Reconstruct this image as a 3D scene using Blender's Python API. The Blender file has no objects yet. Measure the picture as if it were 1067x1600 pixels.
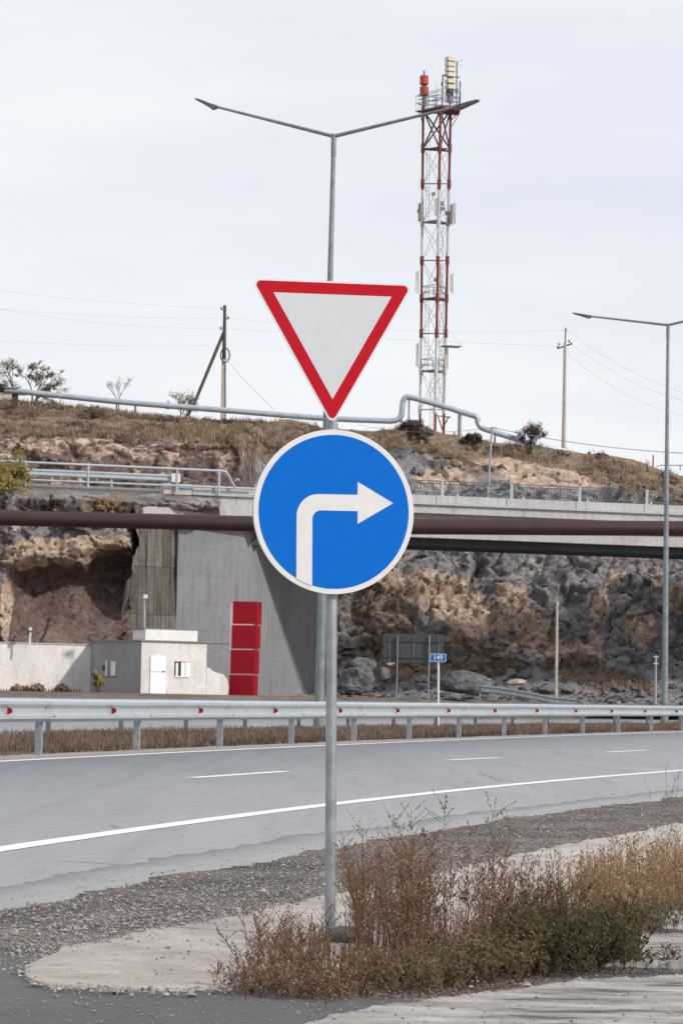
import bpy, math, random
import numpy as np
from mathutils import Vector, Matrix
random.seed(7); RNG = np.random.default_rng(7)
SC = bpy.context.scene; COL = SC.collection
R_ = math.radians
# ------------------------------------------------------------------ camera
FPX = 4500.0; CX, CY = 533.5, 800.0
CAMH = 0.87
PITCH = math.atan((1087 - 800) / FPX); ROLL = R_(1.1)
F = Vector((0, math.cos(PITCH), math.sin(PITCH)))
U0 = Vector((0, -math.sin(PITCH), math.cos(PITCH))); R0 = Vector((1, 0, 0))
RV = R0 * math.cos(ROLL) + U0 * math.sin(ROLL)
UV = U0 * math.cos(ROLL) - R0 * math.sin(ROLL)
EYE = Vector((0, 0, CAMH))
cam = bpy.data.cameras.new('camera'); camo = bpy.data.objects.new('camera', cam); COL.objects.link(camo)
cam.sensor_fit = 'VERTICAL'; cam.sensor_height = 36; cam.sensor_width = 24; cam.lens = FPX / 1600 * 36
cam.clip_end = 20000; cam.clip_start = 0.1
cam.dof.use_dof = True; cam.dof.focus_distance = 10.6; cam.dof.aperture_fstop = 26
camo.matrix_world = Matrix(((RV.x, UV.x, -F.x, 0), (RV.y, UV.y, -F.y, 0), (RV.z, UV.z, -F.z, CAMH), (0, 0, 0, 1)))
SC.camera = camo
SC.view_settings.view_transform = 'Standard'; SC.view_settings.look = 'None'
SC.view_settings.exposure = 0.0; SC.view_settings.gamma = 1.0
# ------------------------------------------------------------------ sky and sun
SUN_EL, SUN_AZ = R_(33), R_(120)      # azimuth measured clockwise from +Y: the sun stands to the right, a little behind the camera
w = bpy.data.worlds.new("World"); SC.world = w; w.use_nodes = True
nt = w.node_tree; nt.nodes.clear(); N = nt.nodes.new; L = nt.links.new
out = N('ShaderNodeOutputWorld')
sky = N('ShaderNodeTexSky'); sky.sky_type = 'NISHITA'; sky.sun_disc = False
sky.sun_elevation = SUN_EL; sky.sun_rotation = SUN_AZ
bg1 = N('ShaderNodeBackground'); bg1.inputs['Strength'].default_value = 0.12; L(sky.outputs[0], bg1.inputs[0])
tc = N('ShaderNodeTexCoord'); mp = N('ShaderNodeMapping'); mp.inputs['Scale'].default_value = (1.2, 1.2, 5.5)
L(tc.outputs['Generated'], mp.inputs[0])
nz = N('ShaderNodeTexNoise'); nz.inputs['Scale'].default_value = 2.6; nz.inputs['Detail'].default_value = 5; nz.inputs['Roughness'].default_value = .55
L(mp.outputs[0], nz.inputs[0])
cr = N('ShaderNodeValToRGB'); cr.color_ramp.elements[0].position = .3; cr.color_ramp.elements[0].color = (.78, .82, .93, 1)
cr.color_ramp.elements[1].position = .68; cr.color_ramp.elements[1].color = (.97, .975, 1.0, 1)
L(nz.outputs[0], cr.inputs[0])
bg2 = N('ShaderNodeBackground'); bg2.inputs['Strength'].default_value = 1.0; L(cr.outputs[0], bg2.inputs[0])
mx = N('ShaderNodeMixShader'); mx.inputs[0].default_value = .9
L(bg1.outputs[0], mx.inputs[1]); L(bg2.outputs[0], mx.inputs[2]); L(mx.outputs[0], out.inputs[0])
sl = bpy.data.lights.new('sun', 'SUN'); sl.energy = 3.0; sl.angle = R_(3); sl.color = (1, .94, .86)
so = bpy.data.objects.new('sun', sl); COL.objects.link(so)
sd = Vector((math.sin(SUN_AZ) * math.cos(SUN_EL), math.cos(SUN_AZ) * math.cos(SUN_EL), math.sin(SUN_EL)))
so.rotation_euler = sd.to_track_quat('Z', 'Y').to_euler(); so.location = sd * 300
SC.cycles.max_bounces = 7; SC.cycles.diffuse_bounces = 6

# ------------------------------------------------------------------ measuring helpers
def ray(px, py): return F * FPX + RV * (px - CX) + UV * (CY - py)
def P(px, py, D):
    d = ray(px, py); return EYE + d * (D / d.y)
def G(px, py, z=0.0):
    d = ray(px, py); return EYE + d * ((z - CAMH) / d.z)
def HZ(px): return 1087 + (px - CX) * math.tan(ROLL)
def proj(A):
    "world points (n,3) to photo pixels"
    d = A - np.array(EYE); a = d @ np.array(F)
    return CX + FPX * (d @ np.array(RV)) / a, CY - FPX * (d @ np.array(UV)) / a
def lerp(a, b, t): return a + (b - a) * t
def sstep(a, b, x):
    t = np.clip((x - a) / (b - a), 0, 1); return t * t * (3 - 2 * t)
# ------------------------------------------------------------------ vector noise
def _h(i, j, k, s=0):
    n = (i.astype(np.int64) * 374761393 + j.astype(np.int64) * 668265263 + k.astype(np.int64) * 1440662683 + s * 974634777) & 0xffffffff
    n = ((n ^ (n >> 13)) * 1274126177) & 0xffffffff
    n = ((n ^ (n >> 16)) * 2246822519) & 0xffffffff
    return ((n ^ (n >> 15)) & 0xffffff) / float(0xffffff)
def vn(p, s=0):
    i = np.floor(p); f = p - i; f = f * f * (3 - 2 * f); i = i.astype(np.int64)
    r = 0
    for a in (0, 1):
        for b in (0, 1):
            for c in (0, 1):
                wgt = (f[:, 0] if a else 1 - f[:, 0]) * (f[:, 1] if b else 1 - f[:, 1]) * (f[:, 2] if c else 1 - f[:, 2])
                r = r + wgt * _h(i[:, 0] + a, i[:, 1] + b, i[:, 2] + c, s)
    return r * 2 - 1
def fbm(p, oct=4, s=0, g=.5):
    r = 0; a = 1; t = 0
    for o in range(oct):
        r = r + a * vn(p * 2 ** o + 17.3 * o, s + o); t += a; a *= g
    return r / t
def worley(p, s=0):
    i = np.floor(p).astype(np.int64); n = len(p)
    f1 = np.full(n, 9.); f2 = np.full(n, 9.); v = np.zeros(n)
    for a in (-1, 0, 1):
        for b in (-1, 0, 1):
            for c in (-1, 0, 1):
                I, J, K = i[:, 0] + a, i[:, 1] + b, i[:, 2] + c
                q = np.stack([I + _h(I, J, K, s + 1), J + _h(I, J, K, s + 2), K + _h(I, J, K, s + 3)], 1)
                d = np.sqrt(((q - p) ** 2).sum(1)); hv = _h(I, J, K, s + 4)
                m = d < f1
                f2 = np.where(m, f1, np.minimum(f2, d)); v = np.where(m, hv, v); f1 = np.where(m, d, f1)
    return f1, f2, v
# ------------------------------------------------------------------ materials
def newmat(name):
    m = bpy.data.materials.new(name); m.use_nodes = True
    t = m.node_tree; b = t.nodes['Principled BSDF']; return m, t, b
def noise(t, scale, detail=4, rough=.55, vec=None, stretch=None, dist=0):
    n = t.nodes.new('ShaderNodeTexNoise'); n.inputs['Scale'].default_value = scale
    n.inputs['Detail'].default_value = detail; n.inputs['Roughness'].default_value = rough
    n.inputs['Distortion'].default_value = dist
    if vec is None:
        g = t.nodes.new('ShaderNodeNewGeometry'); vec = g.outputs['Position']
    if stretch:
        m = t.nodes.new('ShaderNodeMapping'); m.inputs['Scale'].default_value = stretch
        t.links.new(vec, m.inputs[0]); vec = m.outputs[0]
    t.links.new(vec, n.inputs[0]); return n.outputs[0]
def ramp(t, src, stops):
    r = t.nodes.new('ShaderNodeValToRGB'); e = r.color_ramp.elements
    while len(e) < len(stops): e.new(.5)
    for k, (p, c) in enumerate(stops):
        e[k].position = p
        if isinstance(c, (int, float)): c = (c, c, c)
        e[k].color = (*c, 1)
    t.links.new(src, r.inputs[0]); return r.outputs[0]
def mix(t, fac, a, b, mode='MIX'):
    m = t.nodes.new('ShaderNodeMix'); m.data_type = 'RGBA'; m.blend_type = mode
    for s, v in ((m.inputs[0], fac), (m.inputs[6], a), (m.inputs[7], b)):
        if isinstance(v, (int, float)): s.default_value = v
        elif isinstance(v, tuple): s.default_value = (*v, 1) if len(v) == 3 else v
        else: t.links.new(v, s)
    return m.outputs[2]
def bump(t, b, h, strength, dist):
    n = t.nodes.new('ShaderNodeBump'); n.inputs['Strength'].default_value = strength; n.inputs['Distance'].default_value = dist
    t.links.new(h, n.inputs['Height']); t.links.new(n.outputs[0], b.inputs['Normal'])
def mat(name, c1, c2=None, scale=6, rough=.6, metal=0, bmp=0, bscale=None, bdist=.01, lo=.35, hi=.65, stretch=None, spec=.5, detail=5):
    m, t, b = newmat(name)
    b.inputs['Roughness'].default_value = rough; b.inputs['Metallic'].default_value = metal
    b.inputs['Specular IOR Level'].default_value = spec
    if c2 is None: c2 = tuple(x * .82 for x in c1)
    n = noise(t, scale, detail, stretch=stretch)
    t.links.new(ramp(t, n, [(lo, c1), (hi, c2)]), b.inputs['Base Color'])
    if bmp: bump(t, b, noise(t, bscale or scale * 3, 6), bmp, bdist)
    return m
M = {}
M['galv'] = mat('galvanised_steel', (.40, .43, .45), (.28, .31, .33), 14, .45, .55, .15, 60, .002)
M['galv_dull'] = mat('dull_galvanised_steel', (.22, .25, .27), (.14, .165, .18), 5, .5, .45)
M['rail'] = mat('guardrail_steel', (.50, .54, .57), (.40, .44, .47), 5, .42, .35, lo=.3, hi=.7)
M['rail_dark'] = mat('dark_railing_steel', (.10, .11, .12), (.07, .08, .085), 5, .5, .3)
M['silver'] = mat('silver_paint', (.42, .48, .53), (.34, .39, .43), 3, .4, .2)
M['lamp_steel'] = mat('lamp_post_steel', (.26, .30, .31), (.18, .21, .22), 4, .5, .35)
M['dark_plastic'] = mat('luminaire_housing', (.12, .14, .15), (.09, .1, .11), 8, .45)
M['sign_red'] = mat('red_reflective_film', (.50, .004, .016), (.45, .003, .013), 30, .5, spec=.15)
M['sign_white'] = mat('white_reflective_film', (.60, .63, .65), (.565, .595, .62), 35, .4)
M['sign_rim'] = mat('pale_rim_film', (.74, .735, .73), (.69, .685, .68), 30, .45)
M['sign_blue'] = mat('blue_reflective_film', (.0, .145, .60), (.0, .133, .56), 16, .5, spec=.12)
M['sign_back'] = mat('sign_back_metal', (.07, .075, .082), (.05, .055, .06), 9, .5, .3)
M['reflector'] = mat('red_reflector_glass', (.34, .010, .016), (.26, .008, .012), 10, .4, spec=.2)
M['white_paint'] = mat('white_wall_paint', (.80, .79, .76), (.70, .68, .65), 3, .8, 0, .3, 20, .01)
M['door_paint'] = mat('white_door_paint', (.88, .88, .88), (.84, .84, .84), 3, .5)
M['dark_glass'] = mat('dark_window_glass', (.02, .025, .03), (.03, .035, .04), 3, .1)
M['red_panel'] = mat('red_acrylic_panel', (.36, .002, .018), (.30, .002, .014), 1.4, .4, spec=.25)
M['pink_trim'] = mat('pale_aluminium_seam', (.8, .6, .62), (.75, .55, .57), 4, .4)
M['rust'] = mat('brown_pipe_coating', (.046, .016, .016), (.030, .012, .012), 1.6, .55, .05, .2, 8, .01)
M['wood'] = mat('weathered_pole_wood', (.09, .07, .055), (.055, .045, .038), 2, .8, stretch=(6, 6, .6))
M['pole_conc'] = mat('pale_concrete_pole', (.50, .45, .37), (.40, .36, .30), 2.5, .8)
M['wire'] = mat('overhead_wire', (.3, .3, .32), None, 3, .6)
M['black'] = mat('black_rubber', (.015, .015, .016), None, 6, .6)
M['mast_red'] = mat('mast_red_paint', (.24, .05, .04), (.17, .038, .033), 1.2, .7, spec=.2)
M['mast_white'] = mat('mast_white_paint', (.56, .56, .56), (.42, .42, .42), 1.2, .6)
M['mast_dark'] = mat('mast_brace_steel', (.13, .09, .09), (.09, .075, .08), 1.2, .6)
M['cream'] = mat('cream_antenna_shell', (.66, .58, .45), (.56, .49, .39), 1.5, .5)
M['drum_red'] = mat('red_antenna_shell', (.42, .05, .03), (.34, .04, .025), 1.5, .5)
M['equip'] = mat('grey_equipment', (.22, .23, .24), (.14, .15, .16), 2.5, .5)
M['bark'] = mat('grey_bark', (.10, .08, .065), (.06, .05, .042), 6, .9)
M['plate'] = mat('white_plate', (.75, .75, .75), None, 3, .5)
M['blue_plate'] = mat('blue_sign_plate', (.0, .13, .48), (.0, .115, .43), 9, .45)
M['house_wall'] = mat('grey_house_wall', (.62, .62, .62), (.5, .5, .5), 1, .8)
M['house_roof'] = mat('white_sheet_roof', (.78, .79, .80), (.7, .7, .72), 1, .5)
M['dark_fence'] = mat('green_black_fence_paint', (.03, .04, .038), None, 4, .5)

def stained(name, base, base2, stain, sc=.6, amt=.6, streak=(3, 3, .25), joints=None, bs=14, fineamt=.8):
    m, t, b = newmat(name); b.inputs['Roughness'].default_value = .85; b.inputs['Specular IOR Level'].default_value = .25
    c = ramp(t, noise(t, sc, 6, .6), [(.32, base), (.68, base2)])
    s = ramp(t, noise(t, 1.6, 6, .6, stretch=streak), [(.48, 0), (.7, 1)])
    sm = t.nodes.new('ShaderNodeMath'); sm.operation = 'MULTIPLY'; sm.inputs[1].default_value = amt; t.links.new(s, sm.inputs[0])
    c = mix(t, sm.outputs[0], c, stain)
    fine = ramp(t, noise(t, 9, 6, .7), [(.3, fineamt), (.7, 1.08)])
    c = mix(t, 1.0, c, fine, 'MULTIPLY')
    if joints:
        g = t.nodes.new('ShaderNodeNewGeometry'); sx_ = t.nodes.new('ShaderNodeSeparateXYZ'); cx_ = t.nodes.new('ShaderNodeCombineXYZ'); t.links.new(g.outputs['Position'], sx_.inputs[0]); t.links.new(sx_.outputs[0], cx_.inputs[0]); t.links.new(sx_.outputs[2], cx_.inputs[1])
        bk = t.nodes.new('ShaderNodeTexBrick'); bk.offset = 0; bk.inputs['Scale'].default_value = 1; bk.inputs['Mortar Size'].default_value = .018; bk.inputs['Brick Width'].default_value = joints[0]; bk.inputs['Row Height'].default_value = joints[1]
        bk.inputs['Color1'].default_value = (1, 1, 1, 1); bk.inputs['Color2'].default_value = (.95, .95, .955, 1) if joints[0] > 1 else (.62, .6, .58, 1); bk.inputs['Mortar'].default_value = (.84, .835, .83, 1) if joints[0] > 1 else (.35, .34, .33, 1); t.links.new(cx_.outputs[0], bk.inputs['Vector']); c = mix(t, 1.0, c, bk.outputs[0], 'MULTIPLY')
    t.links.new(c, b.inputs['Base Color']); bump(t, b, noise(t, bs, 6, .65), .35, .03); return m
M['conc_grey'] = stained('grey_abutment_concrete', (.305, .31, .33), (.235, .242, .262), (.18, .17, .16), .35, .6, joints=(2.4, 1.25))
M['conc_dark'] = stained('dark_abutment_concrete', (.17, .175, .185), (.13, .133, .14), (.09, .09, .095), .5, .5)
M['conc_light'] = stained('pale_deck_concrete', (.55, .54, .53), (.46, .455, .45), (.34, .29, .25), .5, .45)
M['conc_soffit'] = stained('dark_soffit_concrete', (.10, .10, .105), (.07, .07, .075), (.05, .05, .05), .5, .3)  # darker concrete for the soffit, inner girders and bearing parts
M['shotcrete'] = stained('stained_shotcrete', (.25, .21, .175), (.17, .16, .155), (.05, .045, .042), .9, .95, (4.2, 4.2, .16), joints=(.34, 2.2), fineamt=.55)
M['old_white'] = stained('weathered_whitewash', (.80, .77, .74), (.66, .64, .62), (.46, .41, .37), .8, .4, (2.6, 2.6, .4))
M['wall_shade_grey'] = stained('grey_wall_shade', (.36, .36, .37), (.29, .29, .30), (.24, .235, .23), .7, .3, (2, 2, .6))  # shade of the hut side turned from the sun, put into the colour
M['footing'] = stained('rough_concrete_footing', (.22, .20, .18), (.14, .13, .12), (.07, .065, .06), 18, .6, (20, 20, 12), bs=60)

def make_road(name, a, b_, c):
    m, t, b = newmat(name); b.inputs['Roughness'].default_value = .82; b.inputs['Specular IOR Level'].default_value = .3
    col = ramp(t, noise(t, .35, 5, .6, stretch=(2.6, .5, 1)), [(.3, a), (.7, b_)])
    track = ramp(t, noise(t, .9, 6, .62, stretch=(4.5, .22, 1), dist=.4), [(.48, 1.0), (.66, .90), (.78, .82)])
    col = mix(t, 1, col, track, 'MULTIPLY')
    sp = ramp(t, noise(t, 160, 3, .8), [(.34, .68), (.5, 1.0), (.66, 1.28)])
    col = mix(t, 1, col, sp, 'MULTIPLY')
    sp2 = ramp(t, noise(t, 6, 8, .75), [(.3, .86), (.7, 1.10)]); col = mix(t, 1, col, sp2, 'MULTIPLY')
    # thin cracks
    v = t.nodes.new('ShaderNodeTexVoronoi'); v.feature = 'DISTANCE_TO_EDGE'; v.inputs['Scale'].default_value = .22
    g = t.nodes.new('ShaderNodeNewGeometry'); wp = mix(t, .12, g.outputs['Position'], noise(t, 1.2, 5), 'ADD')
    t.links.new(wp, v.inputs['Vector'])
    ck = ramp(t, v.outputs['Distance'], [(.0, .5), (.005, 1.0)])
    msk = ramp(t, noise(t, .25, 2), [(.56, 0), (.60, 1)])
    col = mix(t, msk, col, mix(t, 1, col, ck, 'MULTIPLY'))
    t.links.new(col, b.inputs['Base Color']); bump(t, b, noise(t, 130, 3, .7), .5, .004); return m
M['asphalt'] = make_road('worn_pale_asphalt', (.295, .306, .316), (.262, .272, .282), c=None)
M['apron'] = make_road('dark_gritty_asphalt', (.125, .125, .125), (.085, .087, .09), c=None)
def make_gravel():
    m, t, b = newmat('gravel_soil'); b.inputs['Roughness'].default_value = .95; b.inputs['Specular IOR Level'].default_value = .15
    v = t.nodes.new('ShaderNodeTexVoronoi'); v.inputs['Scale'].default_value = 70
    g = t.nodes.new('ShaderNodeNewGeometry'); t.links.new(g.outputs['Position'], v.inputs['Vector'])
    hv = t.nodes.new('ShaderNodeSeparateColor'); t.links.new(v.outputs['Color'], hv.inputs[0])
    c = ramp(t, hv.outputs[0], [(0, (.10, .093, .088)), (.45, (.22, .203, .19)), (.8, (.34, .312, .285)), (1, (.52, .49, .45))])
    big = ramp(t, noise(t, 1.3, 6, .65), [(.38, (.50, .50, .54)), (.60, (1.1, 1.0, .92))])
    c = mix(t, 1, c, big, 'MULTIPLY')
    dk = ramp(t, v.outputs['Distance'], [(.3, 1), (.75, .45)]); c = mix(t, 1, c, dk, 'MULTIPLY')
    t.links.new(c, b.inputs['Base Color'])
    inv = ramp(t, v.outputs['Distance'], [(0, 1), (.7, 0)]); bump(t, b, inv, .9, .012); return m
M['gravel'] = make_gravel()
def make_slab():
    m, t, b = newmat('pale_concrete_ditch'); b.inputs['Roughness'].default_value = .9; b.inputs['Specular IOR Level'].default_value = .2
    c = ramp(t, noise(t, 1.6, 8, .66), [(.3, (.37, .335, .30)), (.5, (.51, .465, .415)), (.68, (.60, .565, .52))])
    d = ramp(t, noise(t, 9, 9, .78), [(.32, .55), (.46, 1.0), (.7, 1.08)]); c = mix(t, 1, c, d, 'MULTIPLY')
    s = ramp(t, noise(t, 55, 4, .7), [(.30, .5), (.38, 1)]); c = mix(t, 1, c, s, 'MULTIPLY')
    t.links.new(c, b.inputs['Base Color']); bump(t, b, noise(t, 7, 10, .75), .9, .04); return m
M['ditch'] = make_slab()
def make_slab2():
    m, t, b = newmat('worn_pale_slab'); b.inputs['Roughness'].default_value = .9; b.inputs['Specular IOR Level'].default_value = .2
    c = ramp(t, noise(t, 2.2, 8, .68, stretch=(1, 2.6, 1)), [(.38, (.12, .11, .105)), (.46, (.31, .285, .262)), (.58, (.46, .43, .40)), (.7, (.56, .53, .50))])
    s = ramp(t, noise(t, 60, 4, .7), [(.32, .55), (.42, 1)]); c = mix(t, 1, c, s, 'MULTIPLY')
    t.links.new(c, b.inputs['Base Color']); bump(t, b, noise(t, 14, 8, .7), .7, .03); return m
M['slab'] = make_slab2()
def make_dirt():
    m, t, b = newmat('dry_brown_soil'); b.inputs['Roughness'].default_value = .95; b.inputs['Specular IOR Level'].default_value = .1
    c = ramp(t, noise(t, .7, 8, .7), [(.3, (.10, .075, .055)), (.5, (.17, .13, .095)), (.72, (.26, .215, .165))])
    t.links.new(c, b.inputs['Base Color']); bump(t, b, noise(t, 8, 8, .7), .6, .05); return m
M['dirt'] = make_dirt()
M['shoulder'] = mat('beige_grit_shoulder', (.34, .31, .27), (.24, .22, .19), 9, .95, 0, .5, 40, .01)
def make_line():
    m, t, b = newmat('worn_white_road_paint'); b.inputs['Roughness'].default_value = .7
    c = ramp(t, noise(t, 30, 6, .75), [(.27, (.42, .42, .42)), (.40, (.78, .78, .77)), (.7, (.84, .84, .83))])
    t.links.new(c, b.inputs['Base Color']); return m
M['line'] = make_line()
def make_rock():
    m, t, b = newmat('volcanic_rock_and_dry_grass'); b.inputs['Roughness'].default_value = .93; b.inputs['Specular IOR Level'].default_value = .18
    a = t.nodes.new('ShaderNodeVertexColor'); a.layer_name = 'zone'
    sep = t.nodes.new('ShaderNodeSeparateColor'); t.links.new(a.outputs[0], sep.inputs[0])
    grey = ramp(t, noise(t, .8, 9, .7), [(.26, (.12, .118, .125)), (.42, (.27, .265, .275)), (.56, (.38, .36, .355)), (.74, (.56, .51, .47))])
    tan = ramp(t, noise(t, 1.5, 9, .72), [(.28, (.20, .15, .125)), (.42, (.52, .385, .295)), (.58, (.74, .57, .44)), (.75, (.86, .74, .61))])
    soil = ramp(t, noise(t, 1.3, 9, .74), [(.3, (.095, .066, .056)), (.5, (.21, .152, .128)), (.72, (.36, .28, .235))])
    grass = ramp(t, noise(t, 2.2, 9, .75), [(.28, (.10, .08, .062)), (.45, (.23, .172, .125)), (.62, (.37, .285, .205)), (.78, (.48, .40, .31))])
    def wob(ch, sc, k=.5):
        n = noise(t, sc, 7, .7); s = t.nodes.new('ShaderNodeMath'); s.operation = 'MULTIPLY_ADD'; s.inputs[1].default_value = k; s.inputs[2].default_value = -k / 2
        t.links.new(n, s.inputs[0]); d = t.nodes.new('ShaderNodeMath'); d.operation = 'ADD'; t.links.new(ch, d.inputs[0]); t.links.new(s.outputs[0], d.inputs[1])
        return ramp(t, d.outputs[0], [(.42, 0), (.56, 1)])
    c = mix(t, wob(sep.outputs[2], .9, 1.0), grey, soil)
    c = mix(t, wob(sep.outputs[0], 1.2, 1.5), c, tan)
    c = mix(t, wob(sep.outputs[1], 1.0, 1.3), c, grass)
    c = mix(t, 1, c, ramp(t, noise(t, 6.5, 8, .8), [(.30, .55), (.47, 1.0), (.68, 1.35)]), 'MULTIPLY')
    v = t.nodes.new('ShaderNodeTexVoronoi'); v.feature = 'DISTANCE_TO_EDGE'; v.inputs['Scale'].default_value = .75
    g = t.nodes.new('ShaderNodeNewGeometry'); wp = mix(t, .8, g.outputs['Position'], noise(t, 1.4, 6), 'ADD')
    mp = t.nodes.new('ShaderNodeMapping'); mp.inputs['Scale'].default_value = (1, 1, 1.3); t.links.new(wp, mp.inputs[0]); t.links.new(mp.outputs[0], v.inputs['Vector'])
    ck = ramp(t, v.outputs['Distance'], [(.0, .25), (.018, 1.0)])
    inv = t.nodes.new('ShaderNodeMath'); inv.operation = 'SUBTRACT'; inv.inputs[0].default_value = 1; t.links.new(sep.outputs[1], inv.inputs[1])
    c = mix(t, inv.outputs[0], c, mix(t, 1, c, ck, 'MULTIPLY'))
    t.links.new(c, b.inputs['Base Color'])
    hh = mix(t, .4, noise(t, 3.0, 12, .78), noise(t, 11, 6, .75))
    bump(t, b, hh, 1.0, .3); return m
M['rock'] = make_rock()
M['boulder'] = mat('grey_boulder_stone', (.22, .22, .235), (.07, .07, .078), 1.6, .9, 0, 1, 4, .2, lo=.32, hi=.66, spec=.2, detail=9)
M['tan_stone'] = mat('tan_broken_stone', (.50, .42, .34), (.36, .29, .23), 2, .9, 0, .8, 8, .04, spec=.2)
def plantmat(name, cols, sc=4, rough=.85, trans=True):
    m, t, b = newmat(name); b.inputs['Roughness'].default_value = rough; b.inputs['Specular IOR Level'].default_value = .15
    k = len(cols); c = ramp(t, noise(t, sc, 5, .8), [(.28 + .44 * i / (k - 1), cc) for i, cc in enumerate(cols)])
    t.links.new(c, b.inputs['Base Color']); return m
M['straw'] = plantmat('dry_straw', [(.12, .075, .042), (.29, .185, .105), (.48, .34, .205)], 1.2)
M['hillgrass'] = plantmat('dry_hill_grass', [(.09, .068, .05), (.26, .188, .128), (.50, .385, .27)], 1.1)
M['median_grass'] = plantmat('dry_median_grass', [(.07, .05, .038), (.17, .125, .095), (.33, .265, .20)], 1.6)
M['stem'] = plantmat('reddish_dry_stem', [(.055, .030, .02), (.155, .086, .053), (.36, .245, .155)], 8)
M['seed'] = plantmat('withered_seed_leaf', [(.042, .024, .016), (.155, .095, .06), (.50, .38, .27)], 40)
M['goldstem'] = plantmat('golden_grass_stem', [(.17, .10, .05), (.34, .215, .115), (.54, .39, .24)], 8)
M['olive'] = plantmat('olive_low_leaf', [(.05, .042, .022), (.13, .10, .055), (.27, .205, .125)], 25)
M['dkgreen'] = plantmat('dark_green_leaf', [(.022, .021, .011), (.065, .056, .028), (.17, .135, .07)], 25)
M['yellow'] = mat('yellow_petal', (.65, .45, .02), (.55, .36, .02), 30, .6)
M['shrubleaf'] = plantmat('dull_shrub_leaf', [(.08, .07, .05), (.16, .135, .09), (.28, .23, .15)], 2)
M['purpletwig'] = plantmat('dark_purple_twig', [(.045, .032, .032), (.085, .06, .055), (.14, .10, .085)], 2)
M['yellowbush'] = plantmat('yellow_green_bush_leaf', [(.12, .10, .03), (.24, .19, .06), (.36, .28, .10)], 2)
M['stone_mix'] = plantmat('loose_stone', [(.10, .093, .09), (.28, .257, .24), (.56, .52, .475)], 14)

# ------------------------------------------------------------------ mesh helpers
class MB:
    def __init__(s): s.v = []; s.f = []; s.m = []; s.mats = []
    def mi(s, m):
        if m not in s.mats: s.mats.append(m)
        return s.mats.index(m)
    def face(s, pts, m):
        k = len(s.v); s.v += [tuple(p) for p in pts]; s.f.append(tuple(range(k, k + len(pts)))); s.m.append(s.mi(m))
    def box(s, c, d, m, rot=0, X=None, Y=None, Z=None):
        "box at centre c with full sizes d; rot about z"
        if X is None:
            X = Vector((math.cos(rot), math.sin(rot), 0)); Y = Vector((-math.sin(rot), math.cos(rot), 0)); Z = Vector((0, 0, 1))
        c = Vector(c); k = len(s.v)
        for sx in (-.5, .5):
            for sy in (-.5, .5):
                for sz in (-.5, .5): s.v.append(tuple(c + X * d[0] * sx + Y * d[1] * sy + Z * d[2] * sz))
        i = s.mi(m)
        for q in ((0, 1, 3, 2), (4, 6, 7, 5), (0, 4, 5, 1), (2, 3, 7, 6), (0, 2, 6, 4), (1, 5, 7, 3)):
            s.f.append(tuple(k + a for a in q)); s.m.append(i)
    def tube(s, pts, r, m, n=8, cap=True, r2=None):
        pts = [Vector(p) for p in pts]; K = len(pts); i = s.mi(m); base = len(s.v)
        if not isinstance(r, (list, tuple)): r = [lerp(r, r if r2 is None else r2, a / (K - 1)) for a in range(K)]
        up = None
        for a in range(K):
            d = (pts[min(a + 1, K - 1)] - pts[max(a - 1, 0)]).normalized()
            if up is None: up = d.orthogonal().normalized()
            x = (up - d * up.dot(d)); x = x.normalized() if x.length > 1e-6 else d.orthogonal().normalized()
            up = x; y = d.cross(x)
            for q in range(n):
                t = 2 * math.pi * q / n; s.v.append(tuple(pts[a] + (x * math.cos(t) + y * math.sin(t)) * r[a]))
        for a in range(K - 1):
            for q in range(n):
                b0 = base + a * n; q2 = (q + 1) % n
                s.f.append((b0 + q, b0 + q2, b0 + n + q2, b0 + n + q)); s.m.append(i)
        if cap:
            s.f.append(tuple(base + q for q in reversed(range(n)))); s.m.append(i)
            s.f.append(tuple(base + (K - 1) * n + q for q in range(n))); s.m.append(i)
    def extrude(s, loop, off, m, mside=None):
        "loop: coplanar points; off: offset vector; closed prism"
        loop = [Vector(p) for p in loop]; off = Vector(off); n = len(loop); k = len(s.v)
        s.v += [tuple(p) for p in loop] + [tuple(p + off) for p in loop]
        s.f.append(tuple(k + a for a in range(n))); s.m.append(s.mi(m))
        s.f.append(tuple(k + n + a for a in reversed(range(n)))); s.m.append(s.mi(mside or m))
        for a in range(n):
            b = (a + 1) % n; s.f.append((k + b, k + a, k + n + a, k + n + b)); s.m.append(s.mi(mside or m))
    def build(s, name, parent=None, smooth=False, recalc=True, loc=None):
        me = bpy.data.meshes.new(name); me.from_pydata(s.v, [], s.f)
        for m in s.mats: me.materials.append(m)
        me.polygons.foreach_set('material_index', s.m)
        if smooth: me.polygons.foreach_set('use_smooth', [True] * len(s.f))
        if recalc and len(s.f) < 20000:
            import bmesh
            bm = bmesh.new(); bm.from_mesh(me); bmesh.ops.recalc_face_normals(bm, faces=bm.faces); bm.to_mesh(me); bm.free()
        me.update()
        o = bpy.data.objects.new(name, me); COL.objects.link(o)
        if smooth:
            try: me.set_sharp_from_angle(angle=R_(40))
            except Exception: pass
        if parent is not None:
            o.parent = parent; o.matrix_parent_inverse = parent.matrix_world.inverted() if False else Matrix.Translation(-parent.location)
        return o
def tag(o, label=None, cat=None, group=None, kind=None):
    if label: o['label'] = label
    if cat: o['category'] = cat
    if group: o['group'] = group
    if kind: o['kind'] = kind
    return o
def thing(name, loc, label, cat, group=None):
    o = bpy.data.objects.new(name, None); COL.objects.link(o); o.location = loc; o.empty_display_size = .2
    return tag(o, label, cat, group)
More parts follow.
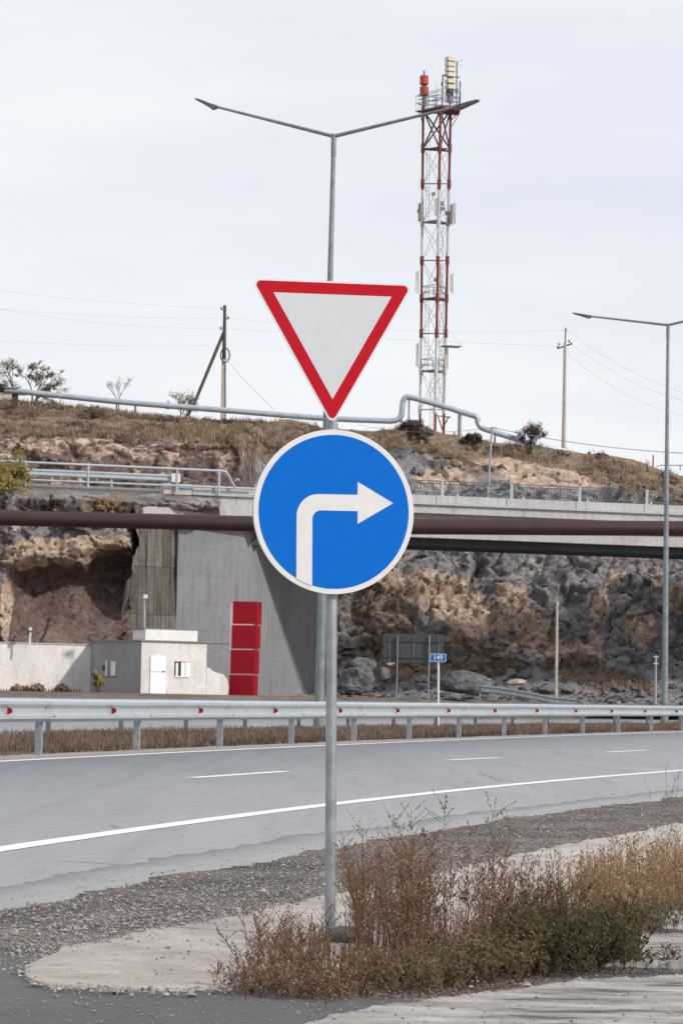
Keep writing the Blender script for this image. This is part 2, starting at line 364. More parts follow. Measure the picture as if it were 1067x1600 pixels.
def grid(name, V, m, nu, nv, zone=None, smooth=False, kind='structure'):
    me = bpy.data.meshes.new(name)
    idx = np.arange(nu * nv).reshape(nu, nv)
    q = np.stack([idx[:-1, :-1], idx[1:, :-1], idx[1:, 1:], idx[:-1, 1:]], -1).reshape(-1, 4)
    me.vertices.add(nu * nv); me.vertices.foreach_set('co', V.astype(np.float32).ravel())
    nf = len(q); me.loops.add(nf * 4); me.loops.foreach_set('vertex_index', q.astype(np.int32).ravel())
    me.polygons.add(nf); me.polygons.foreach_set('loop_start', np.arange(0, nf * 4, 4, dtype=np.int32))
    me.polygons.foreach_set('loop_total', np.full(nf, 4, dtype=np.int32))
    me.update(calc_edges=True); me.materials.append(m)
    if smooth: me.polygons.foreach_set('use_smooth', [True] * nf)
    if zone is not None:
        a = me.color_attributes.new('zone', 'FLOAT_COLOR', 'POINT')
        a.data.foreach_set('color', np.concatenate([zone, np.ones((len(zone), 1))], 1).astype(np.float32).ravel())
    o = bpy.data.objects.new(name, me); COL.objects.link(o)
    if kind: o['kind'] = kind
    return o

# ================================================================== ROAD CURVES
RY = np.array([39.15 + 4.19 * k for k in range(13)])
RX = np.array([(p - CX) / FPX for p in (62, 213, 342, 453, 552, 638, 717, 789, 854, 914, 968, 1020, 1064)]) * RY
pc = np.polyfit(RY, RX, 2)
def XR(y):
    "X of the near guardrail at depth y"
    y = np.asarray(y, float); q = np.polyval(pc, y)
    s0 = pc[0] * 2 * 25 + pc[1]; q = np.where(y < 25, np.polyval(pc, 25.) + (y - 25) * s0, q)
    q100 = np.polyval(pc, 100.); s1 = 2 * pc[0] * 100 + pc[1]
    yy = np.minimum(y, 260) - 100
    return np.where(y > 100, q100 + yy * s1 + .0024 * yy ** 2, q)
def slope(y): return (XR(y + .5) - XR(y - .5))
def off(y, wd):
    "point at distance wd to the left of the rail curve at depth y"
    s = slope(y); n = 1 / math.sqrt(1 + s * s); return float(XR(y)) - wd * n, y + wd * s * n
def nearpts(pl): 
    a = [G(*p) for p in pl]; return np.array([p.y for p in a]), np.array([p.x for p in a])
ney, nex = nearpts([(0, 1410), (253, 1364), (532, 1316), (766, 1280), (1067, 1241)])
nly, nlx = nearpts([(0, 1327), (253, 1291), (506, 1260), (766, 1229), (1067, 1204)])
pe = np.polyfit(ney, nex, 2); pl_ = np.polyfit(nly, nlx, 2)
def blendfar(y, base, y1, y2, offx):
    far = XR(y) + offx; k = sstep(y1, y2, y); return base * (1 - k) + far * k
def poly_lin(p, y, ya, yb):
    yc = np.clip(y, ya, yb); return np.polyval(p, yc) + (y - yc) * (2 * p[0] * yc + p[1])
def XN(y):
    y = np.asarray(y, float); return blendfar(y, poly_lin(pe, y, 11, 28), 26, 48, 10.4)
def XL(y):
    y = np.asarray(y, float); return blendfar(y, poly_lin(pl_, y, 14, 37), 36, 60, 8.9)

# ---- base terrain
nu, nv = 170, 210
xs = np.concatenate([np.linspace(-900, -70, 16), np.linspace(-66, 90, 138), np.linspace(100, 900, 16)])
ys = np.concatenate([np.linspace(-30, 26, 20), np.linspace(28, 180, 170), np.geomspace(186, 5000, 20)])
XX, YY = np.meshgrid(xs, ys, indexing='ij'); yf = YY.ravel(); xf = XX.ravel()
sl_ = slope(yf); wd = (XR(yf) - xf) / np.sqrt(1 + sl_ ** 2)
z = -.07 + .87 * sstep(17.9, 21.5, wd) * sstep(96, 116, yf)
med = sstep(.1, 1.2, wd) * (1 - sstep(6.6, 7.4, wd)); z += .0 * med
rough = vn(np.stack([xf * .6, yf * .6, yf * 0], 1)) * .02
z = z + rough * (wd > 0)
terr = grid('ground', np.stack([xf, yf, z], 1), M['dirt'], len(xs), len(ys), smooth=True)

def ribbon(name, ys_, left, right, z, m, ncol=2, jl=0, jr=0, kind='structure'):
    ys_ = np.asarray(ys_, float); a = left(ys_); b = right(ys_)
    if jl: a = a + fbm(np.stack([ys_ * 1.7, ys_ * 0, ys_ * 0 + 3], 1), 5, g=.7) * jl
    if jr: b = b + fbm(np.stack([ys_ * 1.7, ys_ * 0, ys_ * 0 + 9], 1), 5, g=.7) * jr
    V = []
    if ncol > 2: V.append(np.stack([a - .03, ys_, np.full(len(ys_), z - .05)], 1))
    for k in range(ncol):
        t = k / (ncol - 1); V.append(np.stack([a + (b - a) * t, ys_, np.full(len(ys_), z)], 1))
    if ncol > 2: V.append(np.stack([b + .03, ys_, np.full(len(ys_), z - .05)], 1))
    return grid(name, np.concatenate(V), m, len(V), len(ys_), kind=kind)
yv = np.concatenate([np.arange(2, 40, .06), np.arange(40, 100, .25), np.arange(100, 250, 1)])
ribbon('road', yv, lambda y: XR(y) + .80, XN, 0.0, M['asphalt'], 3, jl=.12, jr=.22)
dust = mat('dusty_asphalt_edge', (.285, .293, .298), (.262, .268, .274), 5, .9, 0, .5, 120, .004, lo=.4, hi=.6)
ribbon('road_dusty_edge', yv[yv > 3], lambda y: XN(y) - .38 - .28 * fbm(np.stack([y * .9, y * 0, y * 0 + 21], 1), 6, g=.8), lambda y: XN(y) + .02, .0025, dust, 3, jr=.22)
ribbon('road_shoulder', yv, lambda y: XR(y) - .15, lambda y: XR(y) + 1.3, -.012, M['shoulder'], 2, jl=.25)
ribbon('road_edge_line', yv[yv > 2.5], lambda y: XL(y) - .085, lambda y: XL(y) + .085, .004, M['line'], 2, jl=.008, jr=.008)
ribbon('road_far_edge_line', yv, lambda y: XR(y) + 1.02, lambda y: XR(y) + 1.20, .004, M['line'], 2, jl=.008, jr=.008)
for k, (a, b) in enumerate((((300, 1215), (447, 1205)), ((700, 1187.4), (780, 1183.6)), ((948, 1175), (1008, 1172.2)))):
    A, B = G(*a, .004), G(*b, .004); d = (B - A).normalized(); n = Vector((-d.y, d.x, 0)) * .07
    ribbon('road_lane_dash', np.linspace(A.y, B.y, 12), lambda y: A.x + (y - A.y) * d.x / d.y - .08, lambda y: A.x + (y - A.y) * d.x / d.y + .08, .004, M['line'])
for yy in (12, 1,):
    ribbon('road_lane_dash', np.linspace(yy, yy + 3, 8), lambda y: (XR(y) + 1.1 + XL(y)) / 2 - .08, lambda y: (XR(y) + 1.1 + XL(y)) / 2 + .08, .004, M['line'])
# second carriageway
yv2 = np.concatenate([np.arange(20, 200, .5), ])
def offx(y, wd): return XR(y) - wd * np.sqrt(1 + slope(y) ** 2)
ribbon('far_road', yv2, lambda y: offx(y, 17.4), lambda y: offx(y, 7.5), -.004, M['asphalt'], 3)
ribbon('far_road_near_line', yv2, lambda y: offx(y, 8.1), lambda y: offx(y, 7.92), .002, M['line'])
ribbon('far_road_outer_line', yv2, lambda y: offx(y, 16.6), lambda y: offx(y, 16.42), .002, M['line'])

# ---- near ground pieces outlined in the photo, laid on the ground plane
def resample(pl, xs_): pl = sorted(pl); return np.interp(xs_, [p[0] for p in pl], [p[1] for p in pl])
def patch(name, top, bot, x0, x1, z, m, n=260, rows=26, jt=3, jb=3, und=.006, sd=1, rise=0, smooth=True):
    xs_ = np.linspace(x0, x1, n); zz = np.zeros(n)
    t = resample(top, xs_) + fbm(np.stack([xs_ * .06, zz + sd, zz], 1), 6, g=.75) * jt
    b = resample(bot, xs_) + fbm(np.stack([xs_ * .06, zz + sd + 5, zz], 1), 6, g=.75) * jb
    V = np.zeros((n, rows, 3))
    for i in range(n):
        for j in range(rows):
            p = G(xs_[i], t[i] + (b[i] - t[i]) * j / (rows - 1), z); V[i, j] = p
    V = V.reshape(-1, 3)
    jj = np.tile(np.arange(rows) / (rows - 1), n)
    V[:, 2] += fbm(V * np.array([2.4, 1.5, 1]) + sd, 4) * und + rise * np.sin(jj * math.pi)
    V[jj < .001, 2] -= .03; V[jj > .999, 2] -= .03; V[:rows, 2] -= .03
    return grid(name, V, m, n, rows, smooth=smooth)
gx = np.linspace(-14, 16, 240); gy = np.linspace(2, 34, 256)
XX, YY = np.meshgrid(gx, gy, indexing='ij'); Q = np.stack([XX.ravel(), YY.ravel(), XX.ravel() * 0], 1)
Q[:, 2] = -.016 + fbm(Q * 2.2, 5) * .009
grid('gravel_shoulder', Q, M['gravel'], 240, 256, smooth=True)
DT = [(-200, 1560), (36, 1512), (60, 1499), (101, 1478), (202, 1456), (280, 1444), (334, 1434), (395, 1420), (481, 1399), (560, 1388), (633, 1374), (700, 1357), (755, 1343), (840, 1324), (925, 1309), (1000, 1294), (1067, 1281), (1400, 1225)]
DB = [(-200, 1562), (36, 1520), (50, 1534), (76, 1541), (202, 1547), (354, 1545), (500, 1530), (600, 1505), (800, 1450), (1067, 1400), (1400, 1330)]
patch('concrete_ditch', DT, DB, 36, 1400, -.001, M['ditch'], 420, 34, 7, 5, .008, 3)
patch('forecourt_asphalt', [(-900, 1470), (0, 1470), (60, 1480), (200, 1500), (520, 1535), (700, 1548), (1100, 1548)], [(-900, 2300), (1500, 2300)], -900, 1300, -.008, M['apron'], 300, 40, 12, 1, .003, 8)
patch('pale_slab', [(470, 1600), (520, 1584), (600, 1566), (700, 1552), (800, 1541), (900, 1523), (1067, 1515), (1500, 1500)], [(470, 1612), (520, 1700), (700, 1900), (1500, 2000)], 470, 1500, .004, M['slab'], 340, 60, 7, 3, .003, 12)
patch('pale_ground_strip', [(890, 1474), (960, 1462), (1000, 1456), (1067, 1456), (1300, 1440)], [(890, 1500), (1000, 1503), (1067, 1506), (1300, 1500)], 930, 1300, .003, M['slab'], 120, 20, 4, 3, .003, 15)
patch('pale_ground_edge', [(880, 1424), (960, 1420), (1067, 1420), (1300, 1405)], [(880, 1430), (1000, 1434), (1067, 1440), (1300, 1425)], 930, 1300, .014, M['slab'], 80, 8, 3, 3, .004, 18)

# ================================================================== HILL AND ROCK FACES
def interp_profile(prof, n):
    a = np.array(prof, float); d = np.concatenate([[0], np.cumsum(np.hypot(*np.diff(a, axis=0).T))])
    t = np.linspace(0, d[-1], n); return np.interp(t, d, a[:, 0]), np.interp(t, d, a[:, 1])
crest = [(-1500, 640), (-300, 622), (0, 631), (60, 635), (100, 638), (200, 646), (300, 652), (400, 659), (460, 657), (500, 666), (560, 670), (610, 670), (645, 666), (690, 678), (740, 685), (790, 690), (830, 698), (880, 701), (930, 707), (1000, 724), (1067, 742), (1200, 765), (1500, 800), (2500, 900)]
CRD = 166.
def crest_z(X):
    px = CX + FPX * X / CRD; return CAMH + (HZ_np(px) - resample(crest, px)) * CRD / FPX
def HZ_np(px): return 1087 + (px - CX) * math.tan(ROLL)
def facets(p, s=0, tilt=1.0):
    "angular blocks: every cell is a tilted plane with its own depth"
    i = np.floor(p).astype(np.int64); n = len(p); f1 = np.full(n, 9.); f2 = np.full(n, 9.); h = np.zeros(n)
    for a in (-1, 0, 1):
        for b in (-1, 0, 1):
            for c in (-1, 0, 1):
                I, J, K = i[:, 0] + a, i[:, 1] + b, i[:, 2] + c
                q = np.stack([I + _h(I, J, K, s + 1), J + _h(I, J, K, s + 2), K + _h(I, J, K, s + 3)], 1); e = p - q
                d = np.abs(e).max(1) * .55 + np.sqrt((e ** 2).sum(1)) * .45
                g = (_h(I, J, K, s + 4) - .5) + tilt * (e[:, 0] * (_h(I, J, K, s + 5) - .5) * 2 + e[:, 2] * (_h(I, J, K, s + 6) - .35) * 2)
                m = d < f1
                f2 = np.where(m, f1, np.minimum(f2, d)); h = np.where(m, g, h); f1 = np.where(m, d, f1)
    return h, f2 - f1
def rockiness(A, amp, s=0):
    wq = A + .35 * np.stack([fbm(A * .6, 3, s), fbm(A * .6 + 40, 3, s), fbm(A * .6 + 80, 3, s)], 1)
    wq = wq @ np.array([[.95, .0, .3], [0, 1, 0], [-.3, 0, .95]])
    h1, e1 = facets(wq * np.array([.42, .3, .5]), s, .9); h2, e2 = facets(wq * np.array([1.15, .8, 1.5]), s + 9, 1.0); h3, e3 = facets(wq * np.array([3.1, 2, 4.0]), s + 19, 1.0)
    h = fbm(A * .2, 3, s + 3) * 1.3 + h1 * 1.1 + h2 * .46 + h3 * .17 - .5 * (1 - sstep(0, .06, e1)) * sstep(-.1, .3, vn(A * .5, s + 40)) - .18 * (1 - sstep(0, .08, e2)) + fbm(A * 3.4, 4, s + 5) * .09
    return h * amp
def ell(px, py, c, r, soft=.5, ang=0):
    ca, sa = math.cos(ang), math.sin(ang); dx, dy = px - c[0], py - c[1]
    u = (dx * ca + dy * sa) / r[0]; v = (-dx * sa + dy * ca) / r[1]
    return 1 - sstep(1 - soft, 1 + soft, np.sqrt(u * u + v * v))
xc = np.concatenate([np.linspace(-90, -24, 34), np.linspace(-23.8, 25, 540), np.linspace(25.4, 90, 60)])
nr = 380
PL = [(143.2, 9.3), (144.5, 10.0), (146.5, 10.4), (147.6, 11.6), (149.0, 13.5), (151.5, 14.4), (155, 15.0), (160, 15.9), (166, 17.0), (176, 16.6), (200, 14), (260, 8)]
PR = [(140.5, .55), (146, 1.1), (149.5, 2.0), (151.8, 3.6), (152.8, 5.6), (154.0, 8.0), (155.0, 10.2), (157.5, 12.0), (161, 13.6), (166, 17.0), (176, 16.6), (200, 14)]
# resample with most rows on the visible face
def prof_rows(pr, n):
    i = 8 if pr is PL else 9
    a = pr[:i + 1]; b = pr[i:]
    y1, z1 = interp_profile(a, n - 24); y2, z2 = interp_profile(b, 25); return np.concatenate([y1, y2[1:]]), np.concatenate([z1, z2[1:]])
yl, zl = prof_rows(PL, nr); yr, zr = prof_rows(PR, nr)
V = np.zeros((len(xc), nr, 3))
for i, X in enumerate(xc):
    k = float(sstep(-5.3, -4.2, np.array(X))); cz = float(crest_z(np.array([X]))[0])
    y = yl + (yr - yl) * k; z = zl + (zr - zl) * k
    z0 = 10.0 if k < .5 else 7.0
    z0 = lerp(10.0, 7.5, k)
    z = np.where(z > z0, z0 + (z - z0) * (cz - z0) / (17.0 - z0), z)
    V[i, :, 0] = X; V[i, :, 1] = y; V[i, :, 2] = z
V = V.reshape(-1, 3)
px, py = proj(V)
A = V.copy()
left = 1 - sstep(-5.3, -4.2, V[:, 0])
steep = np.where(left > .5, sstep(10.3, 11, V[:, 2]) * (1 - sstep(13.9, 14.8, V[:, 2])), sstep(1.8, 3.5, V[:, 2]) * (1 - .75 * sstep(11.5, 14, V[:, 2])))
steep *= 1 - sstep(161, 165, V[:, 1])
rk = rockiness(A, 1.0, 2)
V[:, 1] -= rk * (.10 + .58 * steep) * (1 - .3 * left)
V[:, 2] += rk * .35 * (.5 + .5 * steep) * (1 - sstep(163, 166, V[:, 1]) * .8) * (1 - .4 * left)
V[:, 2] += fbm(A * .35, 3, 31) * .35 * sstep(12, 14, A[:, 2]) 
# scree at the foot on the right
# zones: R tan, G grass, B soil
tan = np.zeros(len(V)); grass = np.zeros(len(V)); soil = np.zeros(len(V))
for c, r, s, a in (((700, 940), (110, 34), .8, .25), ((640, 912), (50, 16), .5, 0), ((745, 975), (45, 30), .6, 0), ((820, 960), (70, 18), .5, .9), ((838, 990), (28, 50), .6, -.4), ((850, 1000), (60, 18), .5, .6), ((938, 945), (14, 32), .4, .15), ((926, 1010), (12, 28), .4, 0), ((905, 1020), (34, 18), .6, 0), ((960, 905), (22, 10), .5, -.5), ((1030, 905), (14, 18), .5, 0), ((1055, 935), (22, 22), .5, 0), ((800, 930), (24, 14), .5, 0),
                   ((790, 725), (60, 22), .8, .1), ((730, 700), (38, 40), .6, .9), ((890, 728), (45, 22), .8, .2), ((850, 745), (120, 16), .8, .1), ((700, 745), (50, 14), .8, 0), ((660, 930), (60, 14), .7, .2), ((780, 1000), (40, 12), .6, .4), ((1000, 985), (24, 32), .6, 0)):
    tan = np.maximum(tan, ell(px, py, c, r, s, a))
tan *= .95
lefthill = left > .5
tan = np.where(lefthill, .36 + .12 * ell(px, py, (60, 690), (140, 30), .6) + .12 * ell(px, py, (330, 705), (140, 16), .6), tan)
cy_ = resample(crest, px)
gdep = np.where(lefthill, 44 + 6 * np.sin(px * .02), np.interp(px, [500, 700, 800, 900, 1000, 1067], [60, 22, 20, 40, 60, 75]))
grass = np.maximum(grass, 1 - sstep(.75, 1.35, (py - cy_) / gdep))
for c, r, s, a, k in (((590, 960), (80, 60), .7, .3, .55), ((620, 1030), (120, 40), .7, 0, .7), ((940, 1060), (90, 20), .6, .2, .9), ((720, 1005), (70, 14), .6, .1, .8), ((760, 1040), (60, 24), .6, 0, .7), ((560, 900), (60, 30), .7, 0, .4), ((680, 690), (80, 30), .6, .5, .8)):
    grass = np.maximum(grass, k * ell(px, py, c, r, s, a) * (1 - lefthill))
soil = np.where(lefthill, .72, .08 + .3 * ell(px, py, (800, 870), (180, 24), .7) + .45 * ell(px, py, (560, 920), (100, 60), .8))
zone = np.stack([tan, grass, soil], 1); zone = np.clip(zone, 0, 1)
hill = grid('hillside', V, M['rock'], len(xc), nr, zone)
HV = V.copy(); HG = grass.copy(); HPX, HPY = proj(HV)

# left rock face with the hollow, under the approach road
xl = np.concatenate([np.linspace(-60, -21, 30), np.linspace(-20.8, -5.6, 196)]); nl = 150
pL = [(129.6, 0.6), (130.2, 2.2), (130.9, 3.6), (131.3, 5.4), (131.7, 7.4), (132.1, 8.9), (131.8, 9.5), (133.0, 10.0), (138, 10.22), (146, 10.22)]
a1, b1 = interp_profile(pL[:8], nl - 12); a2, b2 = interp_profile(pL[7:], 13)
ya = np.concatenate([a1, a2[1:]]); za = np.concatenate([b1, b2[1:]])
V = np.zeros((len(xl), nl, 3))
for i, X in enumerate(xl):
    sh = .333 * (X + 7); V[i, :, 0] = X; V[i, :, 1] = ya + np.clip(sh, -6, 2); V[i, :, 2] = za
V = V.reshape(-1, 3); px, py = proj(V)
A = V.copy()
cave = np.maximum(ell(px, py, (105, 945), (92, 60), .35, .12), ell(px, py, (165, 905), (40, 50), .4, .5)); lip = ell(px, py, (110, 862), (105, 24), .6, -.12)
face = sstep(2.2, 3.4, V[:, 2]) * (1 - sstep(9.3, 9.9, V[:, 2]))
rk = rockiness(A * 1.25, .62, 51)
V[:, 1] -= rk * (.1 + .9 * face) * (1 - .55 * cave)
V[:, 1] += 4.0 * sstep(203, 216, px) * (1 - sstep(8.7, 9.3, V[:, 2]))
V[:, 1] += cave * (2.6 - 1.9 * sstep(905, 1003, py)) ; V[:, 1] -= lip * .55
V[:, 1] += fbm(A * np.array([.9, .9, .9]) + 7, 5, 61) * .35 * cave
V[:, 2] += fbm(A * .7, 4, 71) * .12 * (1 - face)
tan = np.zeros(len(V))
for c, r, s, a in (((38, 868), (34, 22), .35, -.3), ((62, 862), (14, 24), .35, -.2), ((90, 860), (12, 22), .35, -.3), ((108, 862), (18, 22), .4, .2), ((128, 858), (22, 22), .3, .3), ((160, 848), (34, 10), .5, .15), ((186, 846), (20, 9), .5, 0), ((8, 950), (8, 60), .5, 0), ((28, 795 + 28), (6, 8), .4, 0)):
    tan = np.maximum(tan, ell(px, py, c, r, s, a))
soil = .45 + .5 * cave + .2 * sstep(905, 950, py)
grass = np.maximum(.62 * ell(px, py, (170, 790), (60, 18), .8), .5 * ell(px, py, (120, 985), (60, 16), .8))
grass = np.maximum(grass, .55 * sstep(9.6, 10.0, V[:, 2]))
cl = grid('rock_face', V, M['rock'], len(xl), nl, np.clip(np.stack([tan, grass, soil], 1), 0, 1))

# approach road top on the left
mbr = MB(); 
def DB_(X): return 135.1 + .333 * X
e1 = Vector((.949, .316, 0)); e2 = Vector((-.316, .949, 0))       # along the bridge, and away from the camera
def BR(s, t, z):
    "bridge frame: s metres along from X=0, t metres behind the front face"
    return Vector((0, 135.1, z)) + e1 * s + e2 * t
mbr.extrude([BR(-60, 1.2, 8.6), BR(-7.3, 1.2, 8.6), BR(-7.3, 9.4, 8.6), BR(-60, 9.4, 8.6)], (0, 0, 1.70), M['asphalt'])
tag(mbr.build('approach_road'), kind='structure')

# ================================================================== BRIDGE
br = thing('road_bridge', BR(6, 5, 0.8), 'grey concrete road bridge behind the signs, with pale edge beam and dark underside', 'bridge')
S0, S1 = -5.0, 34.0
def bx(mb, s0, s1, t0, t1, z0, z1, m):
    mb.extrude([BR(s0, t0, z0), BR(s1, t0, z0), BR(s1, t1, z0), BR(s0, t1, z0)], (0, 0, z1 - z0), m)
m = MB(); bx(m, -7.2, S1, .25, 7.9, 9.62, 10.10, M['conc_light']); m.build('deck', br)
m = MB(); bx(m, -7.2, S1, .22, .62, 10.103, 10.48, M['conc_light']); m.build('kerb', br)
m = MB(); bx(m, -7.2, S1, 7.5, 7.9, 10.103, 10.48, M['conc_light']); m.build('kerb', br)
m = MB(); bx(m, -7.2, S1, .10, .218, 10.02, 10.085, M['rail']); m.build('drip_rail', br)
m = MB(); bx(m, -7.2, S1, .70, 7.4, 10.104, 10.18, M['asphalt']); m.build('carriageway', br)
m = MB(); bx(m, -4.2, S1, 1.0, 1.6, 8.50, 9.617, M['conc_light']); m.build('edge_girder', br)
for k in range(5):
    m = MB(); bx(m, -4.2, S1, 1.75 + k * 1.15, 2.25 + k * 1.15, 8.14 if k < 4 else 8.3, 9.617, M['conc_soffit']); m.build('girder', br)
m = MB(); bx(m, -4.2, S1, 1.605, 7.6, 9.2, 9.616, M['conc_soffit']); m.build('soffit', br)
# joint lines of the kerb
for s in np.arange(-6, 33, 3.6):
    m = MB(); bx(m, s, s + .025, .208, .219, 10.1, 10.47, M['conc_dark']); m.build('joint', br)
    m = MB(); bx(m, s + .9, s + .925, .238, .249, 9.63, 10.0, M['conc_grey']); m.build('joint', br)
# railing
def railing(parent, t, s0, s1):
    m = MB()
    pass
    for z_ in (11.18, 11.06, 10.62):
        m = MB(); bx(m, s0, s1, t - .03, t + .03, z_ - .02, z_ + .02, M['rail_dark']); m.build('handrail', parent)
    m = MB()
    for s in np.arange(s0, s1, .16): bx(m, s, s + .018, t - .01, t + .01, 10.645, 11.033, M['rail_dark'])
    m.build('baluster_panel', parent)
    k0 = 5.15
    for k in range(-4, 9):
        s = k0 + 3.55 * k
        if s < s0 or s > s1: continue
        m = MB(); bx(m, s - .07, s + .07, t - .1, t - .035, 10.485, 11.22, M['silver']); m.build('railing_post', parent)
railing(br, .42, -5.2, S1); railing(br, 7.7, -5.2, S1)
# abutment
a0 = P(275, 1000, 132.6); a1_ = P(379, 1000, 134.0)
m = MB()
q0 = Vector((a0.x, a0.y, .4)); q1 = Vector((a1_.x, a1_.y, .4)); q2 = P(507, 1000, 148.5); q2.z = .4; q3 = q0 + e2 * 13; q3.z = .4
m.extrude([q0, q1, q2, q3], (0, 0, 8.2), M['conc_grey']); ab = m.build('abutment', br)
# spare darker concrete slot, meant as painted shade for the face under the bridge
ab.data.materials.append(M['conc_dark'])
m = MB(); bx(m, -8.3, -3.3, -.15, 7.3, 8.602, 9.6, M['conc_light']); bx(m, -8.3, -7.25, .26, 9.6, 9.603, 10.0, M['conc_light']); m.build('abutment_cap', br)
m = MB(); bx(m, -8.6, -7.25, .15, .75, 10.0, 10.5, M['conc_light']); m.build('parapet_end_block', br)
m = MB(); bx(m, -5.1, -3.4, 1.3, 7.6, 7.85, 8.135, M['conc_soffit']); m.build('bearing_shelf', br)
m = MB(); bx(m, 29, 34, .5, 10, .3, 8.398, M['conc_grey']); m.build('abutment', br)
m = MB(); bx(m, 4.2, 5.0, 6.0, 7.4, 7.85, 8.135, M['conc_soffit']); m.build('drain_box', br)

# stained wing wall and its pale coping
ww = thing('retaining_wall', P(240, 1000, 131.5), 'brown streaked sprayed concrete retaining wall between the rock hollow and the grey abutment', 'wall')
nu_, nv_ = 60, 90
c0 = P(203, 1003, 130.6); c1 = P(275, 1003, 132.5)
V = np.zeros((nu_, nv_, 3))
for i in range(nu_):
    for j in range(nv_):
        u = i / (nu_ - 1); v = j / (nv_ - 1)
        b = c0.lerp(c1, u); zz = 1.5 + v * 7.9; V[i, j] = (b.x, b.y + v * .5, zz)
V = V.reshape(-1, 3); h = fbm(V * np.array([1.2, 1.2, .5]), 5, 5); V[:, 1] += h * .16; V[:, 0] += np.repeat(1 - sstep(0, .25, np.linspace(0, 1, nu_)), nv_) * (fbm(V * .7, 4, 8) * .7 + .25 * np.sin(V[:, 2] * 1.1))
o = grid('wall_face', V, M['shotcrete'], nu_, nv_, smooth=True, kind=None); o.parent = ww; o.matrix_parent_inverse = Matrix.Translation(-ww.location)
m = MB()
# coping beam along the top
c0 = P(224, 800, 131.4); c1 = P(362, 806, 133.2)
m.extrude([c0 + Vector((0, 0, -.28)), c1 + Vector((0, 0, -.28)), c1 + Vector((-.3, 1.6, -.28)), c0 + Vector((-.3, 1.6, -.28))], (0, 0, .55), M['conc_light']); m.build('coping', ww)

# ---- silver railing on the approach road
ar = thing('approach_railing', P(200, 760, 131.5), 'silver tubular railing with rounded end beside the road left of the bridge', 'railing')
def AP(px, z, t=0): # point on bridge line at photo column px
    Xd = (px - CX) / FPX; D = 135.1 / (1 - .333 * Xd); return Vector((Xd * D, D, z)) + e2 * t
m = MB(); m.tube([AP(-260, 11.17), AP(345, 11.17), AP(352, 11.12), AP(356, 10.95), AP(366, 10.42)], .055, M['silver'], 8); m.build('handrail', ar, True)
m = MB(); m.tube([AP(-260, 10.36), AP(395, 10.40)], .045, M['silver'], 8); m.build('bottom_rail', ar, True)
for q in (-160, -62, 38, 136, 275, 341):
    m = MB(); a = AP(q, 10.1); b = AP(q, 11.14); m.tube([a, b], .065, M['silver'], 8); m.build('railing_post', ar, True)

# ================================================================== GUARDRAILS
def wprofile():
    # W beam cross-section: (out, up) with out towards the traffic
    return [(0, .155), (.025, .15), (.078, .115), (.078, .075), (.02, .022), (.02, -.022), (.078, -.075), (.078, -.115), (.025, -.15), (0, -.155)]
def beam(mb, pts, zc, side, m, t=.006):
    pr = wprofile(); pts = [Vector(p) for p in pts]; n = len(pr); k = len(mb.v); i = mb.mi(m)
    for a, p in enumerate(pts):
        d = (pts[min(a + 1, len(pts) - 1)] - pts[max(a - 1, 0)]); d.z = 0; d.normalize(); nrm = Vector((d.y, -d.x, 0)) * side
        zz = zc if not isinstance(zc, list) else zc[a]
        for (o_, u) in pr: mb.v.append(tuple(p + nrm * o_ + Vector((0, 0, zz + u))))
        for (o_, u) in pr: mb.v.append(tuple(p + nrm * (o_ - t) + Vector((0, 0, zz + u))))
    for a in range(len(pts) - 1):
        b0 = k + a * 2 * n; b1 = b0 + 2 * n
        for j in range(n - 1):
            mb.f.append((b0 + j, b0 + j + 1, b1 + j + 1, b1 + j)); mb.m.append(i)
            mb.f.append((b0 + n + j + 1, b0 + n + j, b1 + n + j, b1 + n + j + 1)); mb.m.append(i)
def cpost(mb, p, d, h, m, z0=-.12):
    "C-section post"
    nrm = Vector((d.y, -d.x, 0)); w_, t_ = .12, .008
    mb.box(p + Vector((0, 0, (h + z0) / 2)) - nrm * .0, (.008, .085, h - z0), m, X=d, Y=nrm, Z=Vector((0, 0, 1)))
    for s in (-1, 1): mb.box(p + nrm * s * .043 + d * .026 + Vector((0, 0, (h + z0) / 2)), (.056, .008, h - z0), m, X=d, Y=nrm, Z=Vector((0, 0, 1)))
gr = thing('guardrail', (float(XR(60)), 60, 0), 'near galvanised guardrail with red reflectors along the far edge of the road', 'guardrail')
ks = list(range(-4, 26))
yk = [39.40 + 4.19 * k for k in ks]; bump_r = random.Random(3)
def rp(y, wd): x, y_ = off(y, wd); return Vector((x, y_, 0))
for a in range(0, len(ks) - 1):
    y0, y1 = yk[a], yk[a + 1]
    m = MB(); pts = [rp(lerp(y0 - .1, y1 + .1, t), -.12 + (.004 if a % 2 else 0)) for t in np.linspace(0, 1, 5)]
    beam(m, pts, .595 + (.004 if a % 2 else 0), 1, M['rail']); m.build('beam', gr)
